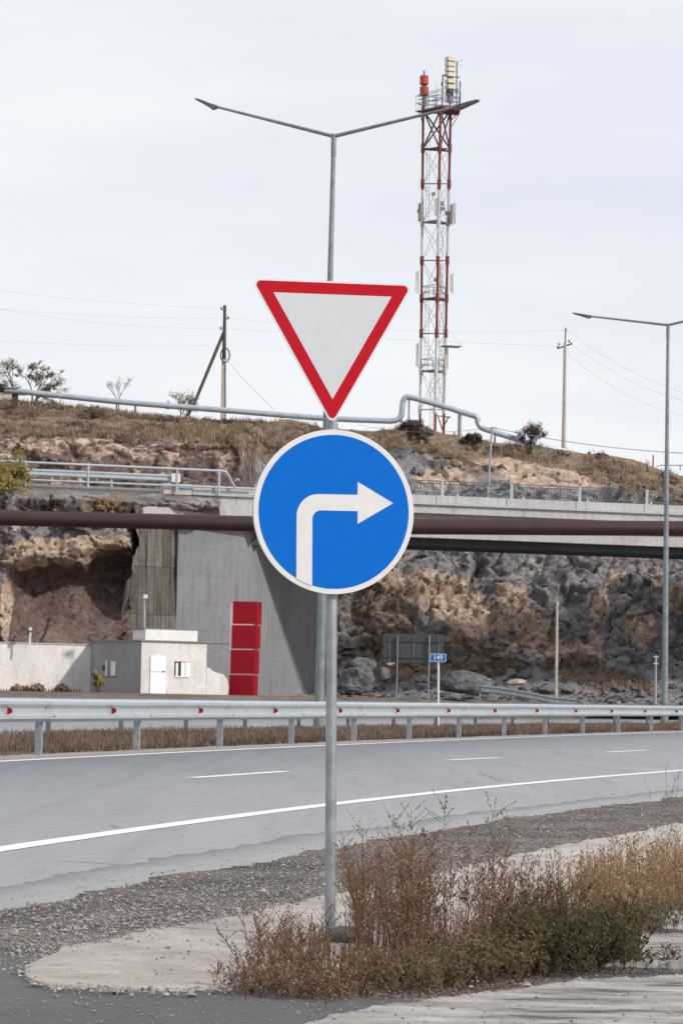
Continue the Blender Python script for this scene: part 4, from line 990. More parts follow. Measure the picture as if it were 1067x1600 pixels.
# ================================================================== HUT, WALLS, RED PYLON
zr_ = 2.98; th_ = R_(30); hx = Vector((math.cos(th_), math.sin(th_), 0)); hy = Vector((-math.sin(th_), math.cos(th_), 0))
HDD = 120.5; cA = P(220, 1085, HDD); cA.z = .5
WR = 97 / FPX * (HDD + .8) / (math.cos(th_)) * 1.015; WL = 4.9
def child(mb, name, par):
    o = mb.build(name, None); o.parent = par; return o
hut = thing('roadside_hut', cA, 'small flat roofed hut with white door and window, left of the red pylon', 'hut')
m = MB(); m.extrude([cA, cA + hx * WR, cA + hx * WR + hy * WL, cA + hy * WL], (0, 0, zr_ - .5), M['old_white']); m.build('wall', hut)
m = MB(); m.extrude([cA + hy * .02 - hx * .008 + Vector((0, 0, .01)), cA - hx * .008 + hy * WL + Vector((0, 0, .01)), cA - hx * .008 + hy * WL + Vector((0, 0, zr_ - .52)), cA + hy * .02 - hx * .008 + Vector((0, 0, zr_ - .52))], hx * .005, M['wall_shade_grey']); m.build('side_shade', hut)  # thin grey sheet that paints the shade on the hut's left side
m = MB(); r0 = cA + Vector((0, 0, zr_ - .5 + .003)) - hx * .08 - hy * .08; m.extrude([r0, r0 + hx * (WR + .16), r0 + hx * (WR + .16) + hy * (WL + .2), r0 + hy * (WL + .2)], (0, 0, .06), M['conc_grey']); m.build('roof_slab', hut)
m = MB(); r1 = cA + Vector((0, 0, zr_ - .5 + .065)) + hx * .22 + hy * .12; m.extrude([r1, r1 + hx * 2.45, r1 + hx * 2.45 + hy * 1.2, r1 + hy * 1.2], (0, 0, .44), M['white_paint']); m.extrude([r1 + hx * -.05 + Vector((0, 0, .443)), r1 + hx * 2.5 + Vector((0, 0, .443)), r1 + hx * 2.5 + hy * 1.3 + Vector((0, 0, .443)), r1 - hx * .05 + hy * 1.3 + Vector((0, 0, .443))], (0, 0, .05), M['conc_grey']); m.build('parapet', hut)
def onface(px_, z, o, d): # point on the right-hand hut face at photo column
    # intersect column ray with the face line
    X = (px_ - CX) / FPX; s = (X * o.y - o.x) / (d.x - X * d.y); return Vector((o.x + d.x * s, o.y + d.y * s, z))
def hz(py_, D, px_): return CAMH + (HZ(px_) - py_) * D / FPX
nf = Vector((hx.y, -hx.x, 0))
dl, dr = onface(240, 0, cA, hx), onface(264, 0, cA, hx)
m = MB(); zt = hz(1026, HDD+1, 250); m.extrude([Vector((dl.x, dl.y, .75)) + nf * .002, Vector((dr.x, dr.y, .75)) + nf * .002, Vector((dr.x, dr.y, zt)) + nf * .002, Vector((dl.x, dl.y, zt)) + nf * .002], nf * .05, M['door_paint']); dr_o = m.build('door', hut)
m = MB(); c = Vector((dr.x, dr.y, 1.75)) + nf * .07 - hx * .1; m.box(c, (.12, .05, .04), M['equip'], X=hx, Y=nf, Z=Vector((0, 0, 1)))
m2 = MB(); m2.box(Vector((dl.x, dl.y, 1.72)).lerp(Vector((dr.x, dr.y, 1.72)), .5) + nf * .054, ((dr - dl).length * .98, .006, .02), M['wall_shade_grey'], X=hx, Y=nf, Z=Vector((0, 0, 1))); child(m2, 'door_seam', dr_o)
hd = m.build('handle', dr_o); hd.matrix_parent_inverse = Matrix.Identity(4)
wl, wr = onface(278, 0, cA, hx), onface(301, 0, cA, hx); z0, z1 = hz(1058, HDD+1.4, 290), hz(1034, HDD+1.4, 290)
def wquad(mb, u0, u1, v0, v1, d0, d1, m_):
    a = wl.lerp(wr, u0); b = wl.lerp(wr, u1)
    mb.extrude([Vector((a.x, a.y, lerp(z0, z1, v0))) + nf * d0, Vector((b.x, b.y, lerp(z0, z1, v0))) + nf * d0, Vector((b.x, b.y, lerp(z0, z1, v1))) + nf * d0, Vector((a.x, a.y, lerp(z0, z1, v1))) + nf * d0], nf * (d1 - d0), M[m_])
m = MB(); wquad(m, 0, 1, 0, 1, .003, .01, 'dark_glass'); wo = m.build('window', hut)
def subchild(mb, name, par, root):
    "sub-part: vertices are in world space; par's own world matrix is identity"
    o = mb.build(name, None); o.parent = par; return o
m = MB(); wquad(m, .08, .22, .04, .9, .012, .04, 'door_paint'); wquad(m, .42, .68, .0, .95, .012, .045, 'door_paint'); wquad(m, .72, 1.0, -.0, .97, .012, .05, 'door_paint'); wquad(m, .0, .72, -.02, .05, .012, .05, 'door_paint'); child(m, 'frame', wo)
# window in the grey side
fl = lambda q: onface(q, 0, cA - hx * .01, hy); nl_ = -hx
m = MB(); a, b = fl(188), fl(166)
def quad2(mb, u0, u1, v0, v1, d, m_):
    A_, B_ = a.lerp(b, u0), a.lerp(b, u1); zl_, zh_ = hz(1057, HDD+2.2, 176), hz(1032, HDD+2.2, 176)
    mb.extrude([Vector((A_.x, A_.y, lerp(zl_, zh_, v0))) + nl_ * .003, Vector((B_.x, B_.y, lerp(zl_, zh_, v0))) + nl_ * .003, Vector((B_.x, B_.y, lerp(zl_, zh_, v1))) + nl_ * .003, Vector((A_.x, A_.y, lerp(zl_, zh_, v1))) + nl_ * .003], nl_ * d, M[m_])
quad2(m, 0, 1, 0, 1, .02, 'wall_shade_grey'); wo2 = m.build('window', hut)
m = MB(); quad2(m, .02, .34, .05, .95, .05, 'white_paint'); quad2(m, .62, .72, .0, 1, .05, 'white_paint'); quad2(m, .4, .6, .08, .92, .03, 'equip'); quad2(m, .78, .95, .35, .7, .03, 'dark_glass'); child(m, 'frame', wo2)
# roof edge bar running to the pylon
m = MB(); m.tube([P(300, 1004.6, 123.5), P(358, 1005.4, 124)], .035, M['equip'], 5); tag(m.build('service_pipe'), 'thin dark pipe running from the hut roof to the red pylon', 'pipe')
# long whitewashed wall on the left
wl0 = cA + hy * WL
lw = thing('boundary_wall', wl0, 'long whitewashed wall at the left edge, joined to the grey side of the hut', 'wall')
m = MB(); m.extrude([wl0 - hx * .02, wl0 - hx * 14, wl0 - hx * 14 + hy * .25, wl0 - hx * .02 + hy * .25], (0, 0, 2.33), M['old_white']); m.build('wall', lw)
m = MB(); m.extrude([wl0 - hx * .02 - hy * .04 + Vector((0, 0, 2.333)), wl0 - hx * 14 - hy * .04 + Vector((0, 0, 2.333)), wl0 - hx * 14 + hy * .3 + Vector((0, 0, 2.333)), wl0 - hx * .02 + hy * .3 + Vector((0, 0, 2.333))], (0, 0, .05), M['conc_light']); m.build('coping', lw)
# stub wall right of the hut
sw = MB(); o_ = cA + hx * WR + hx * .02
lp = [(0, .0), (1.0, 0), (1.06, .55), (1.0, .85), (.8, 1.08), (.55, 1.13), (.3, 1.2), (.14, 1.33), (0, 1.36)]
o_.z = .6
sw.extrude([o_ + hx * u + Vector((0, 0, v)) for u, v in lp], hy * .35, M['old_white'])
tag(sw.build('broken_wall'), 'broken stub of whitewashed wall between the hut and the red pylon', 'wall')
# green spiked fence by the wall foot
m = MB(); 
for k in range(34):
    p = P(-20 + k * 4.4, 1081, 117); m.extrude([p + Vector((-.03, 0, -.5)), p + Vector((.03, 0, -.5)), p + Vector((.03, 0, .05)), p + Vector((0, 0, .16)), p + Vector((-.03, 0, .05))], (0, .02, 0), M['dark_fence'])
m.tube([P(-20, 1085, 117), P(128, 1086, 117)], .05, M['dark_fence'], 5); tag(m.build('picket_fence'), 'row of low dark fence spikes in front of the whitewashed wall', 'fence')
# red pylon
ry = R_(-13); rx = Vector((math.cos(ry), math.sin(ry), 0)); rd = Vector((-math.sin(ry), math.cos(ry), 0))
rb = P(378, 1090, 124); rb.z = .5
py_ = thing('price_pylon', rb, 'blank red pylon of four stacked panels in front of the bridge abutment', 'pylon')
tz = hz(939, 124, 378); W_ = 1.06; Dp = .82; lean = Vector((.09, 0, 0))
zs = [.6, hz(1053.6, 124, 378), hz(1014.5, 124, 378), hz(976, 124, 378), tz]
m = MB(); m.box(rb + Vector((.03, .42, (tz - .6) / 2 + .05)), (W_ * .99, Dp * .96, tz - .7), M['pink_trim'], X=rx, Y=rd, Z=Vector((0, 0, 1))); m.build('frame', py_)
for k in range(4):
    z0_, z1_ = zs[k] + .028, zs[k + 1] - .028; lo = .12 * (k / 4)
    c = rb + Vector((.0 + .11 * (((z0_ + z1_) / 2) - .6) / 4 - .05, 0, 0)) + rd * Dp / 2; c.z = (z0_ + z1_) / 2
    m = MB(); m.box(c, (W_, Dp, z1_ - z0_), M['red_panel'], X=rx, Y=rd, Z=Vector((0, 0, 1))); m.build('panel', py_)

# ================================================================== SIGNS FAR
sb = thing('large_road_sign', P(645, 1090, 121), 'back of a wide dark grey road sign on two posts beside the grey boulder', 'road sign')
BD = 121.
def bq(mb, x0, x1, y0, y1, dy, th2, m_):
    a, b = P(x0, y1, BD + dy), P(x1, y0, BD + dy); mb.box((a + b) / 2, (b.x - a.x, th2, b.z - a.z), M[m_])
m = MB(); bq(m, 599, 693.5, 991.5, 1035, 0, .04, 'sign_back'); m.build('panel', sb)
m = MB()
for x in (608.5, 646, 685): bq(m, x - .9, x + .9, 993, 1034, -.045, .03, 'equip')
for y in (1001, 1026.5): bq(m, 605, 690, y - .9, y + .9, -.07, .02, 'sign_back')
m.build('stiffener', sb)
for x in (620.5, 670): m = MB(); bq(m, x - 2, x + 2, 993, 1100, -.12, .1, 'lamp_steel'); m.build('post', sb)
ks_ = thing('kilometre_sign', P(684.5, 1132, 87), 'small blue kilometre sign reading 149 on a slim white post', 'road sign')
m = MB(); a, b = P(684.5, 1134, 87), P(684.7, 1022, 87); m.tube([a, b], .032, M['plate'], 8); m.build('post', ks_, True)
kc = P(684, 1027.6, 86.93)
m = MB(); m.extrude([kc + Vector((x, 0, z_)) for x, z_ in rounded([(-.245, -.118), (.245, -.118), (.245, .118), (-.245, .118)], .03)], (0, .02, 0), M['plate']); m.build('panel', ks_)
m = MB(); m.extrude([kc + Vector((x, -.004, z_)) for x, z_ in rounded([(-.228, -.102), (.228, -.102), (.228, .102), (-.228, .102)], .02)], (0, .003, 0), M['blue_plate']); m.build('blue_field', ks_)
def text(body, size, loc, m_, name, parent, bold=.0):
    cu = bpy.data.curves.new(name, 'FONT'); cu.body = body; cu.size = size; cu.align_x = 'CENTER'; cu.align_y = 'CENTER'; cu.extrude = .001; cu.offset = bold
    o = bpy.data.objects.new(name, cu); COL.objects.link(o); o.rotation_euler = (math.pi / 2, 0, 0)
    dg = bpy.context.evaluated_depsgraph_get(); me = bpy.data.meshes.new_from_object(o.evaluated_get(dg)); bpy.data.objects.remove(o)
    me.transform(Matrix.Translation(loc) @ Matrix.Rotation(math.pi / 2, 4, 'X')); me.materials.clear(); me.materials.append(m_)
    o = bpy.data.objects.new(name, me); COL.objects.link(o); o.parent = parent; o.matrix_parent_inverse = Matrix.Translation(-parent.location); return o
text('149', .195, kc + Vector((0, -.008, 0)), M['plate'], 'numerals', ks_, .003)
def ex4(th):
    c = P(1019.5, 1031, 135.8); m = MB(); m.tube([c, c + Vector((0, .04, 0))], .32, M['sign_back'], 20); m.build('disc', th)
    m = MB()
    for y in (1026.5, 1037): m.box(P(1024, y, 135.6), (.22, .04, .04), M['plate'])
    m.build('bracket', th)
simplepole('round_road_sign', P(1023.5, 1100, 135.7), P(1024.2, 1024, 135.7), .05, 'silver', 'back of a dark round road sign on a thin pole beside the far street lamp', 'road sign', ex4)

# distant house
ho = thing('distant_house', P(10, 630, 186), 'pale distant house with white roof cut off by the left edge', 'house')
m = MB(); c = P(-25, 618, 188); m.box(c, (4.0, 3, 1.6), M['house_wall']); m.build('wall', ho)
m = MB(); r = P(-28, 581, 188); e_l, e_r = P(-95, 611, 188), P(38, 609, 188)
m.extrude([Vector((e_l.x, 186.3, e_l.z)), Vector((e_r.x, 186.3, e_l.z)), Vector((r.x + 1.2, 186.3, r.z)), Vector((r.x, 186.3, r.z))], (0, 3.6, 0), M['house_roof']); m.build('roof', ho)

# ================================================================== BOULDERS
def boulder(px_, py_, D, wpx, hpx, label, m_='boulder', sd=1, grp='boulders at the foot of the rock face', dep=None, sub=4):
    k = D / FPX; c = P(px_, py_, D); m = MB(); lump(m, c, (wpx * k / 2 * 1.12, (dep or wpx * k / 2), hpx * k / 2 * 1.15), M[m_], sd, 1, sub)
    return tag(m.build('boulder'), label, 'boulder', grp)
boulder(728, 1068, 134, 76, 40, 'large smooth grey boulder right of the kilometre sign', sd=3)
boulder(553, 1062, 136, 56, 46, 'big dark boulder low down just right of the sign post', sd=4)
boulder(562, 1040, 140, 44, 28, 'grey rounded boulder behind the dark one, right of the sign post', sd=6)
boulder(853, 1079, 137, 38, 14, 'flat grey boulder at the foot of the pale post', sd=8)
boulder(882, 1076, 138, 30, 16, 'low grey boulder just right of the pale post', sd=9)
boulder(806, 1066, 137, 34, 9, 'long pale tan stone slab right of the large grey boulder', 'tan_stone', sd=11)
boulder(963, 1077, 140, 16, 10, 'small dark boulder in the grass left of the far street lamp', sd=13)
boulder(716, 1014, 147, 18, 12, 'small black boulder on the slope above the kilometre sign', sd=15)
boulder(600, 1054, 139, 20, 22, 'small brown grey boulder left of the large road sign post', sd=16)
boulder(660, 1062, 139, 22, 14, 'small boulder behind the large road sign', 'boulder', sd=18)
boulder(608, 1036, 140, 14, 9, 'small pale stone behind the large road sign', 'tan_stone', sd=19)

# scree and rubble on the slope (uncountable)
def scatter_stones(name, pts, sizes, m_, sd=0):
    rs = random.Random(sd); mb = MB(); i = mb.mi(m_)
    base = [(1, 0, 0), (-1, 0, 0), (0, 1, 0), (0, -1, 0), (0, 0, 1), (0, 0, -1)]
    fs = [(0, 2, 4), (2, 1, 4), (1, 3, 4), (3, 0, 4), (2, 0, 5), (1, 2, 5), (3, 1, 5), (0, 3, 5)]
    for p, s in zip(pts, sizes):
        k = len(mb.v); a = rs.random() * 6.3; ca, sa = math.cos(a), math.sin(a); e = (rs.uniform(.6, 1.3), rs.uniform(.6, 1.3), rs.uniform(.45, .85))
        for b in base:
            x, y, z = [c * s * q * rs.uniform(.75, 1.2) + rs.uniform(-.2, .2) * s for c, q in zip(b, e)]
            mb.v.append((p[0] + x * ca - y * sa, p[1] + x * sa + y * ca, p[2] + z))
        for f in fs: mb.f.append(tuple(k + q for q in f)); mb.m.append(i)
    return tag(mb.build(name, recalc=False), kind='stuff')
sel = (HPX > 505) & (HPX < 1090) & (HPY > 700) & (HV[:, 1] < 163)
idx = np.where(sel)[0]; rs = RNG.choice(idx, 1500); pr = np.where(HPY[rs] > 1000, 1, .35)
rs = rs[RNG.random(len(rs)) < pr]; scatter_stones('rubble', HV[rs] + np.array([0, -.05, .05]), RNG.gamma(2.0, .055, len(rs)) + .04, M['stone_mix'] if 0 else M['boulder'], 4)
# shoulder gravel stones
pts = []; sz = []
for _ in range(30000):
    px_ = random.uniform(-60, 1130); t = resample([(0, 1410), (253, 1364), (532, 1316), (766, 1280), (1067, 1241)], [px_])[0]; b = resample(DT, [px_])[0]
    u = random.betavariate(1.3, 1.1); y = lerp(t - 3, b + 6, u)
    if random.random() < .06: y += random.expovariate(.06)
    if random.random() < .03: y = t - random.expovariate(.06)
    p = G(px_, y, -.012); 
    if y < t: p = G(px_, y, .003)
    pts.append(p); sz.append(min(.0016 + random.gammavariate(1.0, .0021), .02))
for _ in range(900):
    px_ = random.uniform(40, 1060); t = resample(DT, [px_])[0]; b = resample(DB, [px_])[0]; pts.append(G(px_, lerp(t, b, random.random() ** 1.8), .002)); sz.append(.0016 + random.gammavariate(1.0, .0022))
for _ in range(3200):
    px_ = random.uniform(30, 1060); e = resample(DB if random.random() < .6 else DT, [px_])[0]; pts.append(G(px_, random.gauss(e, 4), .001)); sz.append(.0018 + random.gammavariate(1.1, .0024))
for _ in range(1500):
    px_ = random.uniform(-40, 700); y = random.uniform(1480, 1640)
    if random.random() < .55: y = random.uniform(1545, 1640)
    pts.append(G(px_, y, -.004)); sz.append(.0012 + random.gammavariate(1.1, .0012))
for _ in range(500):
    px_ = random.uniform(450, 1100); y = random.uniform(1520, 1640); pts.append(G(px_, y, .008)); sz.append(.0014 + random.gammavariate(1.0, .0016))
scatter_stones('gravel_stones', pts, sz, M['stone_mix'], 9)

# ================================================================== GRASS
def blades(name, pts, hmin, hmax, wd_, n, m_, spread=.05, lean=.4, sd=0):
    rs = np.random.default_rng(sd); pts = np.asarray(pts); Np = len(pts)
    B = np.repeat(pts, n, 0); q = len(B)
    B = B + np.stack([rs.normal(0, spread, q), rs.normal(0, spread, q), np.zeros(q)], 1)
    h = rs.uniform(hmin, hmax, q) * np.repeat(rs.uniform(.6, 1.15, Np), n); a = rs.uniform(0, 6.28, q); ln = rs.uniform(0, lean, q) * h
    wv = np.stack([np.cos(a), np.sin(a), np.zeros(q)], 1) * (wd_ * rs.uniform(.5, 1.2, q))[:, None]
    b = rs.uniform(0, 6.28, q); tip = B + np.stack([np.cos(b) * ln, np.sin(b) * ln, h], 1); mid = B + np.stack([np.cos(b) * ln * .35, np.sin(b) * ln * .35, h * .55], 1)
    V = np.stack([B - wv, B + wv, mid + wv * .7, mid - wv * .7, tip], 1).reshape(-1, 3)
    me = bpy.data.meshes.new(name); k = np.arange(q) * 5
    quads = np.stack([k, k + 1, k + 2, k + 3], 1); tris = np.stack([k + 3, k + 2, k + 4], 1)
    me.vertices.add(len(V)); me.vertices.foreach_set('co', V.astype(np.float32).ravel())
    loops = np.concatenate([quads.ravel(), tris.ravel()]); me.loops.add(len(loops)); me.loops.foreach_set('vertex_index', loops.astype(np.int32))
    st = np.concatenate([np.arange(q) * 4, q * 4 + np.arange(q) * 3]); tt = np.concatenate([np.full(q, 4), np.full(q, 3)])
    me.polygons.add(2 * q); me.polygons.foreach_set('loop_start', st.astype(np.int32)); me.polygons.foreach_set('loop_total', tt.astype(np.int32))
    me.update(calc_edges=True); me.materials.append(m_); o = bpy.data.objects.new(name, me); COL.objects.link(o); return o
# hilltop grass
wgt = HG * (HPX > -60) * (HPX < 1130) * (HV[:, 1] < 172); idx = np.where(wgt > .35)[0]
rs = RNG.choice(idx, 11000); rs = rs[RNG.random(len(rs)) < HG[rs]]
pt_ = HV[rs] + np.stack([RNG.uniform(-.1, .1, len(rs)), np.zeros(len(rs)), np.zeros(len(rs))], 1)
clump = vn(pt_ * .55, 77); pt_ = pt_[clump > -.45]
tag(blades('hill_grass', pt_[(clump[clump > -.45] + vn(pt_ * 1.7, 5) * .6) > -.12] - np.array([0, 0, .05]), .10, .46, .022, 8, M['hillgrass'], .12, .6, 3), kind='stuff')
scr = pt_[vn(pt_ * .8, 99) > .25][:1500]
def scrub(name, pts, m_, sd):
    rs = np.random.default_rng(sd); n = 26; B = np.repeat(pts, n, 0); q = len(B); r = np.repeat(rs.uniform(.10, .34, len(pts)), n)
    d = rs.normal(size=(q, 3)); d /= np.linalg.norm(d, axis=1)[:, None]; d[:, 2] = np.abs(d[:, 2])
    c = B + d * (r * rs.uniform(.4, 1, q))[:, None]; u = rs.normal(size=(q, 3)); u /= np.linalg.norm(u, axis=1)[:, None]; v = np.cross(u, d); sz_ = (rs.uniform(.02, .06, q))[:, None]
    V = np.stack([c - u * sz_, c + v * sz_, c + u * sz_, c - v * sz_], 1).reshape(-1, 3); o = MB(); o.v = V.tolist(); o.f = [(4 * k, 4 * k + 1, 4 * k + 2, 4 * k + 3) for k in range(q)]; o.m = [0] * q; o.mats = [m_]
    return tag(o.build(name, recalc=False), kind='stuff')
scrub('hill_scrub', scr[:700], M['purpletwig'], 1); scrub('hill_scrub', scr[700:], M['shrubleaf'], 2)
# median grass
pts = []
for _ in range(11500):
    y = random.uniform(30, 135); wd_ = random.uniform(.25, 7.0) 
    if wd_ < .8 and random.random() < .6: continue
    x, yy = off(y, wd_); pts.append((x, yy, -.06))
pts = np.array(pts)[lambda a: (np.abs(a[:, 0] / a[:, 1]) < .135)] if False else np.array([p for p in pts if abs(p[0] / p[1]) < .14])
tag(blades('median_grass', pts[vn(pts * .9 + 3, 8) > -.25], .03, .22, .008, 17, M['median_grass'], .16, .9, 5), kind='stuff')
# small weeds along ledge and wall foot
pts = [P(random.uniform(20, 125), 1083, 126.5) for _ in range(60)]
# ================================================================== FOREGROUND WEEDS
def weeds(name, base, n, h, label, stem_m, leaf_m, twigs=6, leafs=5, lean=.25, r=.0014, leafsz=.006, sd=1, cat='weed', branchy=1.0, curl=.1, group='dry weeds around the sign post', flowers=0, up=(.25, 1)):
    "base: list of (px,py) polygon-ish spots drawn with jitter"
    rs = random.Random(sd); mb = MB()
    for _ in range(n):
        (bx0, by0, jx, jy) = rs.choice(base); q = G(rs.gauss(bx0, jx), rs.gauss(by0, jy), -.02)
        H = h * rs.uniform(.45, 1.1) * (1 if rs.random() < .85 else 1.25); a = rs.uniform(0, 6.28); ln = rs.uniform(0, lean) * H
        dx, dy = math.cos(a) * ln, math.sin(a) * ln; pts = []; K_ = 5
        for k in range(K_):
            t = k / (K_ - 1); pts.append(Vector((q.x + dx * t ** 1.5 + rs.gauss(0, curl * .03), q.y + dy * t ** 1.5, q.z + H * t)))
        mb.tube(pts, [r * lerp(1.25, .5, k / (K_ - 1)) for k in range(K_)], stem_m, 3, False)
        for _t in range(int(twigs * rs.uniform(.5, 1.4))):
            t = rs.uniform(*up); k = min(int(t * (K_ - 1)), K_ - 2); p = pts[k].lerp(pts[k + 1], t * (K_ - 1) - k)
            b = rs.uniform(0, 6.28); L_ = H * rs.uniform(.06, .24) * branchy; e = rs.uniform(.35, 1.0)
            d = Vector((math.cos(b) * math.cos(e), math.sin(b) * math.cos(e), math.sin(e))) * L_
            p2 = p + d * .5 + Vector((0, 0, L_ * .05)); p3 = p + d + Vector((rs.gauss(0, .1) * L_, rs.gauss(0, .1) * L_, L_ * .2))
            mb.tube([p, p2, p3], [r * .6, r * .45, r * .3], stem_m, 3, False)
            for _l in range(leafs):
                c = p.lerp(p3, rs.uniform(.2, 1.05)); s = leafsz * rs.uniform(.4, 1.3)
                u = Vector((rs.gauss(0, 1), rs.gauss(0, 1), rs.gauss(0, 1))).normalized(); v = u.orthogonal().normalized() * rs.uniform(.3, .6)
                mb.face([c - u * s, c + v * s, c + u * s, c - v * s], leaf_m)
            if flowers and rs.random() < flowers:
                c = p3; s = .009
                for j in range(3):
                    u = Vector((rs.gauss(0, 1), rs.gauss(0, 1), rs.gauss(0, 1))).normalized(); v = u.orthogonal().normalized(); mb.face([c - u * s, c + v * s, c + u * s, c - v * s], M['yellow'])
    return tag(mb.build(name, recalc=False), label, cat, group)
weeds('dry_weed', [(420, 1530, 28, 14), (470, 1540, 26, 14), (440, 1510, 26, 10), (480, 1530, 18, 10)], 115, .155, 'bushy brown dry weed left of the sign post foot', M['stem'], M['seed'], 12, 7, .75, sd=11, leafsz=.0045, branchy=1.5)
weeds('dry_weed', [(395, 1552, 22, 6), (450, 1560, 30, 6), (520, 1562, 30, 7)], 150, .075, 'low rusty brown weed mat on the asphalt edge at lower left', M['stem'], M['seed'], 10, 6, .9, sd=12, leafsz=.005, branchy=2)
weeds('tall_weed', [(592, 1500, 26, 14), (565, 1496, 10, 12), (620, 1495, 20, 14), (650, 1500, 16, 12)], 175, .34, 'tall dense brown weed thicket immediately right of the sign post', M['stem'], M['seed'], 12, 6, .30, sd=13, leafsz=.0042)
weeds('tall_weed', [(640, 1480, 22, 12), (700, 1480, 26, 12), (755, 1478, 22, 10)], 60, .38, 'tallest thin weeds with seed heads reaching over the gravel', M['stem'], M['seed'], 9, 10, .22, sd=14, leafsz=.006, up=(.55, 1.02))
weeds('dry_weed', [(520, 1530, 24, 12), (500, 1500, 8, 6), (545, 1540, 20, 10)], 45, .13, 'cluster of thick dark reddish stalks in front of the sign post foot', M['stem'], M['seed'], 2, 2, .3, r=.0032, sd=15)
weeds('low_weed', [(600, 1545, 40, 10), (680, 1540, 40, 8), (740, 1530, 30, 8), (640, 1525, 40, 10)], 330, .09, 'low olive brown creeping weed along the front edge of the thicket', M['stem'], M['olive'], 12, 7, .8, sd=16, leafsz=.005, branchy=1.8)
weeds('dry_weed', [(700, 1500, 30, 14), (760, 1490, 34, 14), (800, 1480, 30, 12), (840, 1470, 30, 14)], 140, .17, 'grey brown tangle of twigs in the middle of the thicket', M['stem'], M['seed'], 12, 7, .5, sd=17, leafsz=.0045, branchy=1.4)
weeds('green_bush', [(870, 1512, 34, 10), (920, 1508, 32, 9), (830, 1516, 24, 8), (960, 1504, 18, 7)], 260, .18, 'dark green leafy bush with a few yellow flowers at lower right', M['stem'], M['dkgreen'], 15, 10, .7, sd=18, leafsz=.0075, branchy=1.5, flowers=.0012, cat='bush', up=(.1, 1))
weeds('green_bush', [(740, 1530, 28, 8), (790, 1522, 22, 8)], 130, .12, 'smaller low olive bush left of the dark green one', M['stem'], M['olive'], 13, 8, .8, sd=19, leafsz=.006, branchy=1.5, flowers=.001, cat='bush')
weeds('golden_grass', [(930, 1440, 22, 8), (970, 1430, 28, 12), (1010, 1420, 30, 14), (1050, 1410, 30, 16), (1080, 1402, 30, 16), (1120, 1398, 30, 16)], 900, .245, 'tall golden dry grass at the right edge above the pale strip', M['goldstem'], M['straw'], 4, 6, .35, sd=20, leafsz=.006, cat='grass', up=(.5, 1.05), branchy=.6)
weeds('dry_weed', [(1000, 1450, 30, 7), (1050, 1446, 26, 6), (940, 1462, 20, 8)], 160, .10, 'short olive brown weed on the pale strip at the right edge', M['stem'], M['olive'], 9, 6, .6, sd=21, leafsz=.005)
weeds('dry_weed', [(1015, 1508, 22, 3), (1060, 1505, 20, 3), (990, 1508, 10, 4)], 60, .05, 'small dark weed tuft between the pale slab and strip at right', M['stem'], M['dkgreen'], 8, 6, .8, sd=22, leafsz=.004, branchy=2)
weeds('dry_weed', [(860, 1450, 30, 12), (790, 1452, 30, 10), (900, 1470, 26, 12)], 140, .22, 'reddish dry weed behind the green bush, below the golden grass', M['stem'], M['seed'], 9, 6, .4, sd=23, leafsz=.005)
weeds('thin_weed', [(1036, 1262, 14, 4)], 7, .30, 'few thin bare weed stems at the gravel edge by the right border', M['stem'], M['seed'], 7, 2, .5, sd=24, r=.0016)
weeds('thin_weed', [(860, 1385, 60, 16), (740, 1410, 50, 14), (950, 1370, 50, 12)], 70, .16, 'sparse dry stems rising from the pale ditch slope', M['stem'], M['seed'], 6, 4, .4, sd=25)
weeds('fallen_twig', [(112, 1523, 8, 2)], 4, .02, 'small dark twig lying on the pale ditch at left', M['stem'], M['seed'], 4, 1, 2.5, sd=26, r=.002, cat='twig', group='dry weeds around the sign post')
# dead leaf bits under the thicket
pts = [G(random.gauss(620, 150), random.gauss(1535, 18), -.012) for _ in range(1800)]
tag(scatter_stones('leaf_litter', pts, [random.uniform(.002, .007) for _ in pts], M['seed'], 5), kind='stuff')

# ================================================================== TREES AND SHRUBS
def branch(mb, lb, p, d, L_, r, depth, rs, bark, leaf, leafsz, leafn, spread=.6, upb=.15):
    mid = p + d * L_ * .5 + Vector((rs.gauss(0, .05), rs.gauss(0, .05), rs.gauss(0, .03))) * L_; e = p + d * L_
    mb.tube([p, mid, e], [r, r * .8, r * .6], bark, 4 if depth < 3 else 6, False)
    if depth <= 1:
        for _ in range(leafn):
            c = p.lerp(e, rs.uniform(.1, 1.2)) + Vector((rs.gauss(0, 1), rs.gauss(0, 1), rs.gauss(0, 1))) * L_ * .16; s = leafsz * rs.uniform(.5, 1.4)
            u = Vector((rs.gauss(0, 1), rs.gauss(0, 1), rs.gauss(0, 1))).normalized(); v = u.orthogonal().normalized() * .6
            lb.face([c - u * s, c + v * s, c + u * s, c - v * s], leaf)
    if depth == 0: return
    for _ in range(rs.choice((2, 3, 3))):
        nd = (d + Vector((rs.gauss(0, spread), rs.gauss(0, spread), rs.gauss(0, spread * .7) + upb))).normalized()
        branch(mb, lb, p.lerp(e, rs.uniform(.55, 1)), nd, L_ * rs.uniform(.6, .85), r * .6, depth - 1, rs, bark, leaf, leafsz, leafn, spread, upb)
def tree(name, base, H, depth, label, cat, leaf, leafsz, leafn, sd, stems=1, spread=.6, lean=(0, 0), r=.06, bark=None, upb=.15, first=.34):
    rs = random.Random(sd); th = thing(name, base, label, cat); mb = MB(); lb = MB()
    for _ in range(stems):
        d = Vector((lean[0] + rs.gauss(0, .35 if stems > 1 else .03), lean[1] + rs.gauss(0, .3 if stems > 1 else .03), 1)).normalized()
        branch(mb, lb, Vector(base) + Vector((rs.gauss(0, .06), rs.gauss(0, .06), -.1)), d, H * first, r, depth, rs, bark or M['bark'], leaf, leafsz, leafn, spread, upb)
    mb.build('trunk', th, recalc=False)
    if lb.f: lb.build('crown', th, recalc=False)
    return th
HD = 167
